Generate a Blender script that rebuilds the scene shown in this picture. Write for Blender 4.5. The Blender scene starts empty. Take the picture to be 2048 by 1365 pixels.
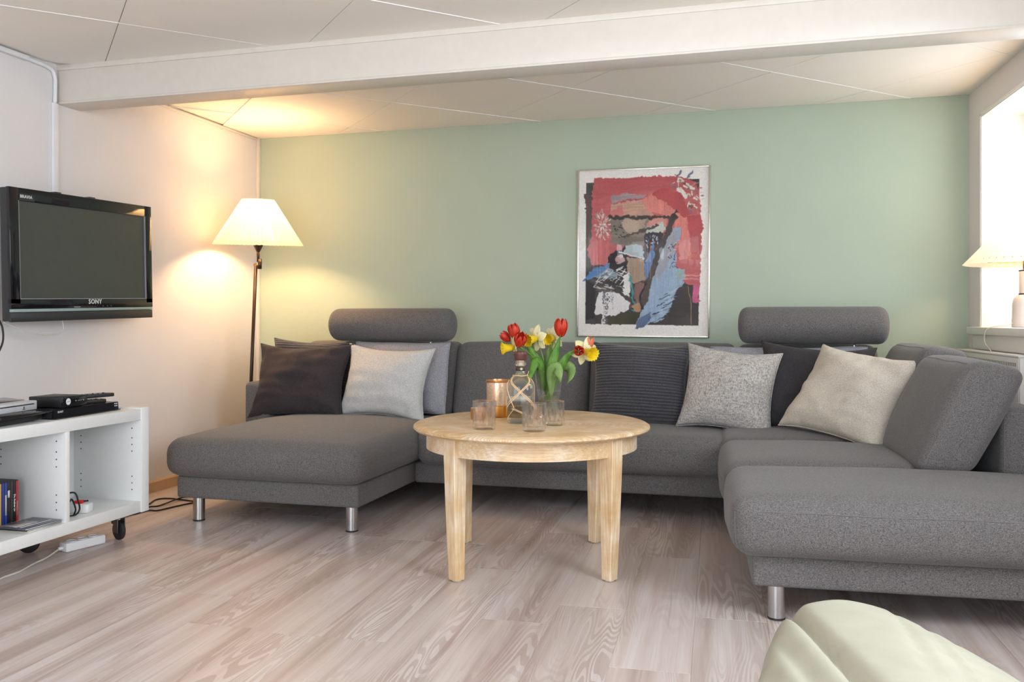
import bpy, bmesh, math, random
import numpy as np
from mathutils import Vector, Matrix, noise

PI = math.pi
SC = bpy.context.scene
COL = SC.collection

# ------------------------------------------------------------------ camera
cam_d = bpy.data.cameras.new('camera')
cam = bpy.data.objects.new('camera', cam_d)
COL.objects.link(cam)
SC.camera = cam
cam_d.sensor_width = 36.0
cam_d.sensor_fit = 'HORIZONTAL'
cam_d.lens = 36.0 * 1760.0 / 2048.0
cam_d.shift_y = -(682.5 - 641.0) / 2048.0
cam_d.clip_start = 0.05
cam.location = (0, 0, 1.05)
cam.rotation_euler = (PI / 2, 0, math.radians(15.6))

# ------------------------------------------------------------------ world, daylight, exposure
W = bpy.data.worlds.new('world')
SC.world = W
W.use_nodes = True
wn = W.node_tree.nodes
wn['Background'].inputs[0].default_value = (0.86, 0.93, 1.0, 1)
wn['Background'].inputs[1].default_value = 1.5

def area_light(name, loc, direction, sx, sy, power, col):
    d = bpy.data.lights.new(name, 'AREA')
    d.shape = 'RECTANGLE'
    d.size = sx
    d.size_y = sy
    d.energy = power
    d.color = col
    o = bpy.data.objects.new(name, d)
    COL.objects.link(o)
    o.location = loc
    o.rotation_euler = Vector(direction).to_track_quat('-Z', 'Z').to_euler()
    return o

DAY = (0.85, 0.925, 1.0)
area_light('daylight_side_window', (1.545, 4.80, 1.61), (-1, -0.06, -0.12), 1.3, 1.1, 15, DAY)
area_light('daylight_near_window', (1.52, 1.60, 1.58), (-1, 0.12, -0.15), 1.6, 1.1, 72, DAY)
area_light('fill_rear_doors', (-1.0, -2.12, 1.12), (0, 1, 0.0), 3.1, 1.95, 98, DAY)  # fill light for the room, set at the added unseen doors
LAMP_COL = (1.0, 0.62, 0.31)

SC.view_settings.view_transform = 'Standard'
SC.view_settings.look = 'None'
SC.view_settings.exposure = 0.12
SC.view_settings.gamma = 1.0
SC.view_settings.use_curve_mapping = False

# ------------------------------------------------------------------ object helpers
def link(o, parent=None):
    COL.objects.link(o)
    if parent is not None:
        o.parent = parent
    return o

def tag(o, label=None, cat=None, group=None, kind=None):
    if label: o['label'] = label
    if cat: o['category'] = cat
    if group: o['group'] = group
    if kind: o['kind'] = kind
    return o

def thing(name, label, cat, loc=(0, 0, 0), rz=0.0, group=None):
    o = bpy.data.objects.new(name, None)
    o.empty_display_size = 0.1
    link(o)
    o.matrix_basis = Matrix.Translation(loc) @ Matrix.Rotation(rz, 4, 'Z')
    return tag(o, label, cat, group)

def world_of(o):
    m = o.matrix_basis.copy()
    while o.parent:
        o = o.parent
        m = o.matrix_basis @ m
    return m

def mesh_data(name, verts, faces, smooth=True):
    me = bpy.data.meshes.new(name)
    me.from_pydata([tuple(v) for v in verts], [], faces)
    me.validate()
    bm = bmesh.new(); bm.from_mesh(me)
    bmesh.ops.recalc_face_normals(bm, faces=bm.faces)
    bm.to_mesh(me); bm.free()
    if smooth:
        me.polygons.foreach_set('use_smooth', [True] * len(me.polygons))
    return me

def obj(name, data, mat, parent=None, world=False, sharp=None):
    """data = (verts, faces) or a mesh; world=True: verts are given in world space"""
    if isinstance(data, tuple):
        v, f = data
        if world and parent is not None:
            inv = world_of(parent).inverted()
            v = [inv @ Vector(p) for p in v]
        me = mesh_data(name, v, f, smooth=True)
    else:
        me = data
    if mat is not None and not me.materials:
        me.materials.append(mat)
    o = bpy.data.objects.new(name, me)
    if sharp is not None:
        try:
            me.set_sharp_from_angle(angle=math.radians(sharp))
        except Exception:
            pass
    return link(o, parent)

def struct(name, data, mat, parent=None, sharp=30, label=None):
    o = obj(name, data, mat, parent, sharp=sharp)
    if parent is None:
        tag(o, label, None, None, 'structure')
    return o

# ------------------------------------------------------------------ shape helpers (return verts, faces)
def xf(data, M):
    v, f = data
    return [M @ Vector(p) for p in v], f

def join(*ds):
    V, F = [], []
    for v, f in ds:
        n = len(V)
        V += list(v)
        F += [tuple(i + n for i in q) for q in f]
    return V, F

def bm_data(bm):
    bm.verts.ensure_lookup_table()
    bm.verts.index_update()
    v = [x.co.copy() for x in bm.verts]
    f = [tuple(x.index for x in p.verts) for p in bm.faces]
    bm.free()
    return v, f

def box(lo, hi, bev=0.003, seg=2):
    bm = bmesh.new()
    bmesh.ops.create_cube(bm, size=1.0)
    lo = Vector(lo); hi = Vector(hi)
    for v in bm.verts:
        v.co = Vector([(lo[i] + hi[i]) / 2 + v.co[i] * (hi[i] - lo[i]) for i in range(3)])
    b = min(bev, 0.45 * min(hi[i] - lo[i] for i in range(3)))
    if b > 0:
        bmesh.ops.bevel(bm, geom=list(bm.edges), offset=b, segments=seg, affect='EDGES', profile=0.5)
    return bm_data(bm)

def prism(poly, z0, z1, bev=0.0):
    """poly: list of xy, extruded along z"""
    n = len(poly)
    V = [Vector((p[0], p[1], z0)) for p in poly] + [Vector((p[0], p[1], z1)) for p in poly]
    F = [tuple(range(n))[::-1], tuple(range(n, 2 * n))] + [(i, (i + 1) % n, n + (i + 1) % n, n + i) for i in range(n)]
    if bev <= 0:
        return V, F
    bm = bmesh.new()
    bv = [bm.verts.new(p) for p in V]
    for q in F: bm.faces.new([bv[i] for i in q])
    bmesh.ops.recalc_face_normals(bm, faces=bm.faces)
    bmesh.ops.bevel(bm, geom=list(bm.edges), offset=bev, segments=2, affect='EDGES', profile=0.5)
    return bm_data(bm)

def lathe(prof, seg=32, cap0=True, cap1=True, fn=None):
    """prof: list of (r, z); fn(angle, r, z)->(x,y,z) optional"""
    V, F = [], []
    for r, z in prof:
        for k in range(seg):
            a = 2 * PI * k / seg
            V.append(Vector(fn(a, r, z)) if fn else Vector((r * math.cos(a), r * math.sin(a), z)))
    for i in range(len(prof) - 1):
        for k in range(seg):
            k2 = (k + 1) % seg
            F.append((i * seg + k, i * seg + k2, (i + 1) * seg + k2, (i + 1) * seg + k))
    if cap0: F.append(tuple(range(seg))[::-1])
    if cap1: F.append(tuple((len(prof) - 1) * seg + k for k in range(seg)))
    return V, F

def spline(pts, n=8):
    pts = [Vector(p) for p in pts]
    if len(pts) < 3:
        return pts
    P = [2 * pts[0] - pts[1]] + pts + [2 * pts[-1] - pts[-2]]
    out = []
    for i in range(1, len(P) - 2):
        p0, p1, p2, p3 = P[i - 1:i + 3]
        for k in range(n):
            t = k / n
            out.append(0.5 * ((2 * p1) + (p2 - p0) * t + (2 * p0 - 5 * p1 + 4 * p2 - p3) * t * t + (3 * p1 - p0 - 3 * p2 + p3) * t ** 3))
    out.append(pts[-1])
    return out

def tube(pts, r, seg=8, n=8, smooth=True, closed=False, flat=1.0):
    path = spline(pts, n) if smooth else [Vector(p) for p in pts]
    m = len(path)
    rad = r if callable(r) else (lambda t: r)
    V, F = [], []
    up = None
    for i, p in enumerate(path):
        if closed:
            t = path[(i + 1) % m] - path[i - 1]
        else:
            t = path[min(i + 1, m - 1)] - path[max(i - 1, 0)]
        if t.length < 1e-9: t = Vector((0, 0, 1))
        t.normalize()
        if up is None:
            up = Vector((0, 0, 1)) if abs(t.z) < 0.9 else Vector((1, 0, 0))
        a = up - t * up.dot(t)
        if a.length < 1e-6: a = t.orthogonal()
        a.normalize(); up = a
        b = t.cross(a)
        rr = rad(i / (m - 1))
        for k in range(seg):
            g = 2 * PI * k / seg
            V.append(p + a * (rr * flat * math.cos(g)) + b * (rr * math.sin(g)))
    for i in range(m if closed else m - 1):
        i2 = (i + 1) % m
        for k in range(seg):
            k2 = (k + 1) % seg
            F.append((i * seg + k, i * seg + k2, i2 * seg + k2, i2 * seg + k))
    if not closed:
        F.append(tuple(range(seg))[::-1])
        F.append(tuple((m - 1) * seg + k for k in range(seg)))
    return V, F

def axis_samples(h, r, ni, nr=4):
    a = [-h + r * (1 - math.cos(PI / 2 * k / nr)) * 1.0 for k in range(nr)]
    m = [-(h - r) + 2 * (h - r) * k / ni for k in range(ni + 1)]
    return a + m + [-x for x in reversed(a)]

class Puff:
    """upholstered rounded block: half sizes h, edge radius r, bulge along each +/- axis"""
    def __init__(self, lo, hi, r=0.05, bx=0.01, by=0.01, bz=0.02, bzl=0.0, wob=0.0, seed=0, shear=None):
        self.c = (Vector(lo) + Vector(hi)) / 2
        self.h = (Vector(hi) - Vector(lo)) / 2
        self.r = min(r, 0.98 * min(self.h))
        self.b = (bx, by, bz); self.bzl = bzl; self.wob = wob; self.seed = seed; self.shear = shear
    def map(self, q):
        h, r = self.h, self.r
        inner = Vector([max(-(h[i] - r), min(h[i] - r, q[i])) for i in range(3)])
        d = q - inner
        p = inner + (d.normalized() * r if d.length > 1e-9 else Vector((0, 0, 0)))
        u = [max(-1, min(1, p[i] / h[i])) for i in range(3)]
        g = [1 - u[i] ** 2 for i in range(3)]
        o = Vector((0, 0, 0))
        o.x = self.b[0] * u[0] * abs(u[0]) * g[1] ** .6 * g[2] ** .6
        o.y = self.b[1] * u[1] * abs(u[1]) * g[0] ** .6 * g[2] ** .6
        o.z = (self.b[2] if u[2] > 0 else self.bzl) * u[2] * abs(u[2]) * g[0] ** .6 * g[1] ** .6
        p = p + o
        if self.wob:
            s = Vector((self.seed * 7.1, self.seed * 3.3, 0))
            p = p + noise.noise_vector((p + self.c) * 5.0 + s) * self.wob
        p = p + self.c
        if self.shear: p = Vector(self.shear(p))
        return p
    def data(self, ni=8, nr=4):
        h, r = self.h, self.r
        ax = [axis_samples(h[i], r, ni, nr) for i in range(3)]
        n = [len(a) for a in ax]
        idx, V, F = {}, [], []
        def vid(i, j, k):
            if (i, j, k) not in idx:
                idx[(i, j, k)] = len(V)
                V.append(self.map(Vector((ax[0][i], ax[1][j], ax[2][k]))))
            return idx[(i, j, k)]
        for i in range(n[0] - 1):
            for j in range(n[1] - 1):
                F.append((vid(i, j, 0), vid(i, j + 1, 0), vid(i + 1, j + 1, 0), vid(i + 1, j, 0)))
                F.append((vid(i, j, n[2] - 1), vid(i + 1, j, n[2] - 1), vid(i + 1, j + 1, n[2] - 1), vid(i, j + 1, n[2] - 1)))
        for i in range(n[0] - 1):
            for k in range(n[2] - 1):
                F.append((vid(i, 0, k), vid(i + 1, 0, k), vid(i + 1, 0, k + 1), vid(i, 0, k + 1)))
                F.append((vid(i, n[1] - 1, k), vid(i, n[1] - 1, k + 1), vid(i + 1, n[1] - 1, k + 1), vid(i + 1, n[1] - 1, k)))
        for j in range(n[1] - 1):
            for k in range(n[2] - 1):
                F.append((vid(0, j, k), vid(0, j, k + 1), vid(0, j + 1, k + 1), vid(0, j + 1, k)))
                F.append((vid(n[0] - 1, j, k), vid(n[0] - 1, j + 1, k), vid(n[0] - 1, j + 1, k + 1), vid(n[0] - 1, j, k + 1)))
        return V, F
    def seam(self, pts, r=0.0015, n=14):
        """tube along the surface through cube-space points given as fractions of h"""
        P = []
        for a, b in zip(pts[:-1], pts[1:]):
            for k in range(n):
                t = k / n
                q = Vector([(a[i] * (1 - t) + b[i] * t) * self.h[i] for i in range(3)])
                P.append(self.map(q))
        P.append(self.map(Vector([pts[-1][i] * self.h[i] for i in range(3)])))
        return tube(P, r, seg=6, smooth=False)

def pillow(w, h, t, seed=0, pinch=0.13, wr=0.008, n=56, rib=0, dents=()):
    """loose cushion standing in its local xz plane, front towards -y, centre at origin"""
    rnd = random.Random(seed)
    ny = rib * 10 if rib else n
    V, F = [], []
    off = Vector((rnd.uniform(0, 50), rnd.uniform(0, 50), rnd.uniform(0, 50)))
    def pt(i, j, side):
        s = -1 + 2 * i / n
        q = -1 + 2 * j / ny
        s = math.sin(s * PI / 2) * .35 + s * .65
        x = s * w / 2 * (1 - pinch * (1 - q * q) * (0.55 + .45 * abs(s)))
        z = q * h / 2 * (1 - pinch * (1 - s * s) * (0.55 + .45 * abs(q)))
        e = max(0.0, (1 - s * s)) ** 0.46 * max(0.0, (1 - q * q)) ** 0.46
        y = t / 2 * e
        P = Vector((x * 5.0, z * 5.0, side * 3.0)) + off
        wv = noise.noise(P * 1.1) * 1.2 + noise.noise(Vector((P.x * 1.0, P.y * 3.6, P.z))) * .7 + noise.noise(P * 2.9) * .35
        m = min(1.0, e * 1.6)
        cr = (abs(s) * abs(q)) ** 1.5
        wv += 2.2 * cr * noise.noise(Vector(((x * q - z * s) * 26, (1 if s > 0 else 7) + (1 if q > 0 else 3), P.z))) + 1.1 * (abs(s) ** 4 + abs(q) ** 4) * noise.noise(P * 3.4)
        y += wv * wr * 1.6 * m
        for (dx, dz, dr, dd) in dents:
            g = math.exp(-(((x - dx) ** 2 + (z - dz) ** 2) / (dr * dr)))
            y -= dd * g * m
        if rib:
            y += 0.0024 * math.cos(2 * PI * 58.0 * z) * (m ** .3)
        x += noise.noise(P * .8 + Vector((9, 0, 0))) * .010 * (1 - e)
        z += noise.noise(P * .8 + Vector((0, 9, 0))) * .010 * (1 - e)
        return Vector((x, side * y, z))
    idx = {}
    for side in (-1, 1):
        for i in range(n + 1):
            for j in range(ny + 1):
                edge = i in (0, n) or j in (0, ny)
                if edge and side == 1:
                    idx[(i, j, 1)] = idx[(i, j, -1)]; continue
                idx[(i, j, side)] = len(V)
                V.append(pt(i, j, -1 if edge else side))
        for i in range(n):
            for j in range(ny):
                F.append((idx[(i, j, side)], idx[(i + 1, j, side)], idx[(i + 1, j + 1, side)], idx[(i, j + 1, side)]))
    edge = [V[idx[(i, 0, -1)]] for i in range(n)] + [V[idx[(n, j, -1)]] for j in range(ny)] + \
           [V[idx[(n - i, ny, -1)]] for i in range(n)] + [V[idx[(0, ny - j, -1)]] for j in range(ny)]
    return (V, F), edge

def text_mesh(s, size, mat, parent, M, name='lettering', extrude=0.0004, bold=0.0, spacing=1.0):
    cu = bpy.data.curves.new('txt', 'FONT')
    cu.body = s; cu.size = size; cu.extrude = extrude; cu.offset = bold
    cu.align_x = 'CENTER'; cu.align_y = 'CENTER'; cu.resolution_u = 2
    cu.space_character = spacing
    t = bpy.data.objects.new('txt', cu)
    COL.objects.link(t)
    dg = bpy.context.evaluated_depsgraph_get()
    me = bpy.data.meshes.new_from_object(t.evaluated_get(dg))
    bpy.data.objects.remove(t)
    bpy.data.curves.remove(cu)
    me.name = name
    me.materials.clear()
    me.materials.append(mat)
    o = bpy.data.objects.new(name, me)
    link(o, parent)
    o.matrix_basis = M
    return o

def copy_tree(o, parent=None):
    c = o.copy()
    COL.objects.link(c)
    if parent is not None:
        c.parent = parent
    for ch in list(o.children):
        copy_tree(ch, c)
    return c

# ------------------------------------------------------------------ materials
def srgb(r, g, b):
    f = lambda c: (c / 255 / 12.92) if c / 255 <= 0.04045 else ((c / 255 + 0.055) / 1.055) ** 2.4
    return (f(r), f(g), f(b), 1.0)

class NT:
    def __init__(self, name):
        self.m = bpy.data.materials.new(name)
        self.m.use_nodes = True
        self.t = self.m.node_tree
        self.p = self.t.nodes['Principled BSDF']
        self.out = self.t.nodes['Material Output']
    def n(self, typ, ins=None, **kw):
        nd = self.t.nodes.new(typ)
        for k, v in kw.items(): setattr(nd, k, v)
        for k, v in (ins or {}).items(): self.set(nd, k, v)
        return nd
    def set(self, nd, k, v):
        s = nd.inputs[k]
        if isinstance(v, bpy.types.NodeSocket): self.t.links.new(v, s)
        else: s.default_value = v
    def tex(self): return self.n('ShaderNodeTexCoord')
    def vmul(self, vec, s):
        nd = self.n('ShaderNodeMapping')
        self.t.links.new(vec, nd.inputs['Vector'])
        nd.inputs['Scale'].default_value = s
        return nd.outputs[0]
    def noise(self, vec, scale, detail=3, rough=.55, dist=0.0):
        nd = self.n('ShaderNodeTexNoise', {'Scale': scale, 'Detail': detail, 'Roughness': rough, 'Distortion': dist})
        self.t.links.new(vec, nd.inputs['Vector'])
        return nd.outputs[0]
    def math(self, op, a, b=0.0, c=None):
        nd = self.n('ShaderNodeMath', operation=op)
        self.set(nd, 0, a); self.set(nd, 1, b)
        if c is not None: self.set(nd, 2, c)
        return nd.outputs[0]
    def ramp(self, fac, stops):
        nd = self.n('ShaderNodeValToRGB')
        self.t.links.new(fac, nd.inputs[0])
        el = nd.color_ramp.elements
        while len(el) < len(stops): el.new(0.5)
        for e, (p, c) in zip(el, stops):
            e.position = p; e.color = c
        return nd.outputs[0]
    def mix(self, fac, a, b, blend='MIX'):
        nd = self.n('ShaderNodeMix', data_type='RGBA', blend_type=blend)
        self.set(nd, 'Factor', fac)
        self.set(nd, 6, a); self.set(nd, 7, b)
        return nd.outputs[2]
    def bump(self, h, strength, dist=0.002):
        nd = self.n('ShaderNodeBump', {'Strength': strength, 'Distance': dist})
        self.t.links.new(h, nd.inputs['Height'])
        self.t.links.new(nd.outputs[0], self.p.inputs['Normal'])

def mul(c, k): return (c[0] * k, c[1] * k, c[2] * k, 1)

def M_plain(name, col, rough=.5, metal=0.0, var=.06, scale=20, bump=0.0, spec=.5, coat=0.0):
    t = NT(name)
    v = t.noise(t.tex().outputs['Object'], scale, 4)
    t.set(t.p, 'Base Color', t.ramp(v, [(.25, mul(col, 1 - var)), (.75, mul(col, 1 + var))]))
    t.p.inputs['Roughness'].default_value = rough
    t.p.inputs['Metallic'].default_value = metal
    t.p.inputs['Specular IOR Level'].default_value = spec
    t.p.inputs['Coat Weight'].default_value = coat
    if bump: t.bump(v, bump, .002)
    return t.m

def M_fabric(name, dark, light, scale=420, bias=.5, bump=.5, stretch=(1, 1, 1), sheen=.15, blotch=.06):
    t = NT(name)
    co = t.tex().outputs['Object']
    a = t.noise(t.vmul(co, stretch), scale, 2, .6)
    b = t.noise(t.vmul(co, (stretch[2], stretch[1], stretch[0])), scale * .55, 2, .6)
    s = t.math('ADD', t.math('MULTIPLY', a, .62), t.math('MULTIPLY', b, .38))
    c = t.ramp(s, [(bias - .13, dark), (bias + .13, light)])
    big = t.noise(co, 6, 3)
    c = t.mix(t.math('MULTIPLY', big, blotch * 2), c, mul(dark, .8))
    t.set(t.p, 'Base Color', c)
    t.p.inputs['Roughness'].default_value = .92
    t.p.inputs['Specular IOR Level'].default_value = .2
    t.p.inputs['Sheen Weight'].default_value = sheen
    t.bump(s, bump, .0015)
    return t.m

def M_wood_floor():
    t = NT('laminate')
    tc = t.tex().outputs['Object']
    oi = t.n('ShaderNodeObjectInfo')
    off = t.n('ShaderNodeCombineXYZ', {'X': t.math('MULTIPLY', oi.outputs['Random'], 37.0), 'Y': t.math('MULTIPLY', oi.outputs['Random'], 91.0), 'Z': t.math('MULTIPLY', oi.outputs['Random'], 13.0)})
    add = t.n('ShaderNodeVectorMath', operation='ADD')
    t.t.links.new(tc, add.inputs[0]); t.t.links.new(off.outputs[0], add.inputs[1])
    co = add.outputs[0]
    base = t.noise(t.vmul(co, (6.5, .62, 1)), 1.0, 2, .45, .25)
    ring = t.math('SINE', t.math('MULTIPLY', base, 230.0))
    fine = t.noise(t.vmul(co, (150, 2.4, 1)), 1.0, 3, .6)
    band = t.noise(t.vmul(co, (11, .5, 1)), 1.0, 3, .55)
    streak = t.noise(t.vmul(co, (30, .8, 1)), 1.0, 3, .6, .4)
    c = t.ramp(band, [(.30, srgb(176, 159, 152)), (.46, srgb(202, 188, 182)), (.62, srgb(215, 205, 202))])
    lines = t.ramp(ring, [(.0, (1, 1, 1, 1)), (.10, (.25, .25, .25, 1)), (.28, (0, 0, 0, 1))])
    gate = t.ramp(t.noise(t.vmul(co, (4.0, .9, 1)), 1.0, 2), [(.42, (0, 0, 0, 1)), (.60, (1, 1, 1, 1))])
    c = t.mix(t.math('MULTIPLY', t.math('MULTIPLY', lines, gate), .50), c, srgb(156, 132, 124))
    c = t.mix(t.ramp(fine, [(.36, (.24, .24, .24, 1)), (.60, (0, 0, 0, 1))]), c, srgb(172, 152, 142))
    dk = t.ramp(streak, [(.25, (.9, .9, .9, 1)), (.39, (0, 0, 0, 1))])
    c = t.mix(t.math('MULTIPLY', dk, .8), c, srgb(150, 125, 119))
    tone = t.math('ADD', t.math('MULTIPLY', oi.outputs['Random'], .08), .955)
    hs = t.n('ShaderNodeHueSaturation', {'Value': tone, 'Color': c})
    t.set(t.p, 'Base Color', hs.outputs[0])
    t.set(t.p, 'Roughness', t.math('ADD', t.math('MULTIPLY', fine, .14), .27))
    t.p.inputs['Specular IOR Level'].default_value = .42
    t.bump(t.math('ADD', fine, t.math('MULTIPLY', lines, -.3)), .12, .001)
    return t.m

def M_pine(name, axis='x', grain=.36, freq=300.0):
    t = NT(name)
    tc = t.tex().outputs['Object']
    oi = t.n('ShaderNodeObjectInfo')
    off = t.n('ShaderNodeCombineXYZ', {'X': t.math('MULTIPLY', oi.outputs['Random'], 17.0), 'Y': t.math('MULTIPLY', oi.outputs['Random'], 31.0), 'Z': t.math('MULTIPLY', oi.outputs['Random'], 23.0)})
    add = t.n('ShaderNodeVectorMath', operation='ADD')
    t.t.links.new(tc, add.inputs[0]); t.t.links.new(off.outputs[0], add.inputs[1])
    co = add.outputs[0]
    sc = {'x': (1.0, 5.0, 5.0), 'z': (6.0, 6.0, .9), 'y': (5.0, 1.0, 5.0)}[axis]
    sf = {'x': (5, 160, 160), 'z': (150, 150, 5), 'y': (160, 5, 160)}[axis]
    base = t.noise(t.vmul(co, sc), 1.0, 1, .4, .2)
    ring = t.math('SINE', t.math('MULTIPLY', base, freq))
    fine = t.noise(t.vmul(co, sf), 1.0, 3, .6)
    blotch = t.noise(co, 7.0, 4, .6)
    c = t.ramp(blotch, [(.30, srgb(213, 178, 132)), (.48, srgb(228, 201, 162)), (.66, srgb(238, 222, 196))])
    lines = t.ramp(ring, [(.0, (1, 1, 1, 1)), (.22, (.4, .4, .4, 1)), (.50, (0, 0, 0, 1))])
    c = t.mix(t.math('MULTIPLY', lines, grain), c, srgb(178, 130, 84))
    c = t.mix(t.ramp(fine, [(.36, (.30, .30, .30, 1)), (.58, (0, 0, 0, 1))]), c, srgb(165, 118, 76))
    spot = t.ramp(t.noise(t.vmul(co, (sc[0] * 2.2, sc[1] * 1.6, sc[2] * 2.2)), 1.6, 2), [(.19, (.8, .8, .8, 1)), (.25, (0, 0, 0, 1))])
    c = t.mix(spot, c, srgb(98, 62, 40))
    t.set(t.p, 'Base Color', c)
    t.p.inputs['Roughness'].default_value = .42
    t.p.inputs['Specular IOR Level'].default_value = .4
    t.bump(t.math('ADD', fine, t.math('MULTIPLY', lines, -.4)), .15, .001)
    return t.m

def M_glass(name, col=(1, 1, 1, 1), clear=.3, ior=1.45, rough=0.0, bump=0.0):
    t = NT(name)
    g = t.n('ShaderNodeBsdfGlass', {'Color': col, 'Roughness': rough, 'IOR': ior})
    tr = t.n('ShaderNodeBsdfTransparent', {'Color': col})
    mx = t.n('ShaderNodeMixShader', {0: clear})
    t.t.links.new(g.outputs[0], mx.inputs[1]); t.t.links.new(tr.outputs[0], mx.inputs[2])
    if bump:
        v = t.noise(t.tex().outputs['Object'], 60, 2)
        b = t.n('ShaderNodeBump', {'Strength': bump, 'Distance': .004, 'Height': v})
        t.t.links.new(b.outputs[0], g.inputs['Normal'])
    t.t.links.new(mx.outputs[0], t.out.inputs[0])
    return t.m

def M_pane(name, refl=.9, tint=(1, 1, 1, 1)):
    t = NT(name)
    tr = t.n('ShaderNodeBsdfTransparent', {'Color': tint})
    gl = t.n('ShaderNodeBsdfGlossy', {'Roughness': .01})
    bf = t.n('ShaderNodeNewGeometry').outputs['Backfacing']
    fr = t.n('ShaderNodeFresnel', {'IOR': t.math('MULTIPLY_ADD', bf, 1 / 1.45 - 1.45, 1.45)})
    mx = t.n('ShaderNodeMixShader', {0: t.math('MULTIPLY', fr.outputs[0], refl)})
    t.t.links.new(tr.outputs[0], mx.inputs[1]); t.t.links.new(gl.outputs[0], mx.inputs[2])
    t.t.links.new(mx.outputs[0], t.out.inputs[0])
    return t.m

def M_shade(name, col, trans=.55):
    t = NT(name)
    v = t.noise(t.tex().outputs['Object'], 90, 2)
    c = t.ramp(v, [(.3, mul(col, .96)), (.7, col)])
    d = t.n('ShaderNodeBsdfDiffuse', {'Color': c}); s = t.n('ShaderNodeBsdfTranslucent', {'Color': c})
    mx = t.n('ShaderNodeMixShader', {0: trans})
    t.t.links.new(d.outputs[0], mx.inputs[1]); t.t.links.new(s.outputs[0], mx.inputs[2])
    t.t.links.new(mx.outputs[0], t.out.inputs[0])
    return t.m

def M_leaf(name, c0, c1, axis_scale=(60, 60, 4)):
    t = NT(name)
    co = t.tex().outputs['Object']
    v = t.noise(t.vmul(co, axis_scale), 1.0, 2)
    b = t.noise(co, 25, 2)
    c = t.ramp(t.math('ADD', t.math('MULTIPLY', v, .5), t.math('MULTIPLY', b, .5)), [(.35, c0), (.65, c1)])
    t.set(t.p, 'Base Color', c)
    t.p.inputs['Roughness'].default_value = .45
    s = t.n('ShaderNodeBsdfTranslucent', {'Color': c})
    mx = t.n('ShaderNodeMixShader', {0: .3})
    t.t.links.new(t.p.outputs[0], mx.inputs[1]); t.t.links.new(s.outputs[0], mx.inputs[2])
    t.t.links.new(mx.outputs[0], t.out.inputs[0])
    return t.m

def M_vcol(name, rough=.6):
    t = NT(name)
    a = t.n('ShaderNodeAttribute', attribute_name='paint')
    t.t.links.new(a.outputs['Color'], t.p.inputs['Base Color'])
    t.p.inputs['Roughness'].default_value = rough
    t.p.inputs['Specular IOR Level'].default_value = .3
    return t.m

def M_wall(name, col, var=.03, bump=.12):
    t = NT(name)
    co = t.tex().outputs['Object']
    big = t.noise(co, 1.6, 4, .6)
    fine = t.noise(co, 140, 3, .6)
    t.set(t.p, 'Base Color', t.ramp(big, [(.3, mul(col, 1 - var)), (.7, mul(col, 1 + var))]))
    t.p.inputs['Roughness'].default_value = .75
    t.p.inputs['Specular IOR Level'].default_value = .25
    t.bump(t.math('ADD', fine, t.math('MULTIPLY', big, 2.0)), bump, .003)
    return t.m

M = {}
M['green'] = M_wall('sage_green_paint', srgb(179, 193, 175))
M['white_wall'] = M_wall('white_wall_paint', srgb(226, 222, 221))
M['ceiling'] = M_wall('ceiling_paint', srgb(242, 236, 227), .02, .06)
M['groove'] = M_plain('ceiling_groove', srgb(225, 220, 210), .8)
M['trim'] = M_plain('white_gloss_paint', srgb(221, 214, 204), .35, var=.03)
M['reveal'] = M_plain('window_white', srgb(242, 240, 236), .4, var=.02)
M['floor'] = M_wood_floor()
M['subfloor'] = M_plain('subfloor', srgb(120, 100, 88), .8)
M['skirt'] = M_plain('skirting_beech', srgb(205, 172, 140), .45, var=.08, scale=8)
M['sofa'] = M_fabric('sofa_charcoal_melange', srgb(66, 64, 64), srgb(132, 128, 127), 640, .5, .4, (1, 1, .5))
M['sofa_seam'] = M_plain('sofa_thread', srgb(116, 112, 111), .9)
M['steel'] = M_plain('brushed_steel', srgb(190, 190, 190), .27, 1.0, .08, 60)
M['chrome'] = M_plain('chrome', srgb(205, 205, 205), .12, 1.0, .02)
M['black'] = M_plain('black_plastic', srgb(28, 28, 30), .38, var=.1)
M['black_gloss'] = M_plain('black_gloss', srgb(20, 20, 25), .08, var=.05, spec=.6)
M['screen'] = M_plain('screen_reflection_grey', srgb(70, 72, 67), .22, var=.03, spec=.6)  # grey of the reflected room set as base colour
M['tvgrey'] = M_plain('tv_charcoal', srgb(46, 47, 49), .35, var=.05)
M['silver'] = M_plain('silver_plastic', srgb(214, 217, 222), .3, .3, .04)
M['clearbar'] = M_plain('pale_acrylic', srgb(150, 165, 165), .12, var=.04)
M['letter'] = M_plain('pale_print', srgb(222, 222, 222), .4)
M['letter_dim'] = M_plain('grey_print', srgb(140, 140, 145), .4)
M['cabinet'] = M_plain('white_melamine', srgb(232, 233, 232), .38, var=.02, scale=40)
M['hole'] = M_plain('peg_hole_dark', srgb(70, 68, 66), .9)
M['rubber'] = M_plain('black_rubber', srgb(30, 30, 31), .55)
M['zinc'] = M_plain('zinc', srgb(125, 125, 128), .4, .9, .12, 80)
M['white_plastic'] = M_plain('white_plastic', srgb(232, 232, 234), .35, var=.02)
M['red_plastic'] = M_plain('red_plastic', srgb(214, 38, 28), .35)
M['cord_white'] = M_plain('white_cord', srgb(215, 208, 198), .55)
M['cord_black'] = M_plain('black_cord', srgb(22, 21, 22), .5)
M['bronze'] = M_plain('dark_bronze', srgb(66, 50, 40), .38, .6, .1, 30)
M['brass'] = M_plain('brass', srgb(190, 150, 90), .25, 1.0, .05)
M['shade'] = M_shade('pleated_shade', (0.97, 0.92, 0.82, 1), .72)
M['bulb'] = M_plain('bulb_glass', srgb(245, 240, 230), .4)
M['porcelain'] = M_plain('porcelain', srgb(222, 212, 210), .18, var=.02)
M['radiator'] = M_plain('radiator_enamel', srgb(238, 236, 231), .35, var=.015)
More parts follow.
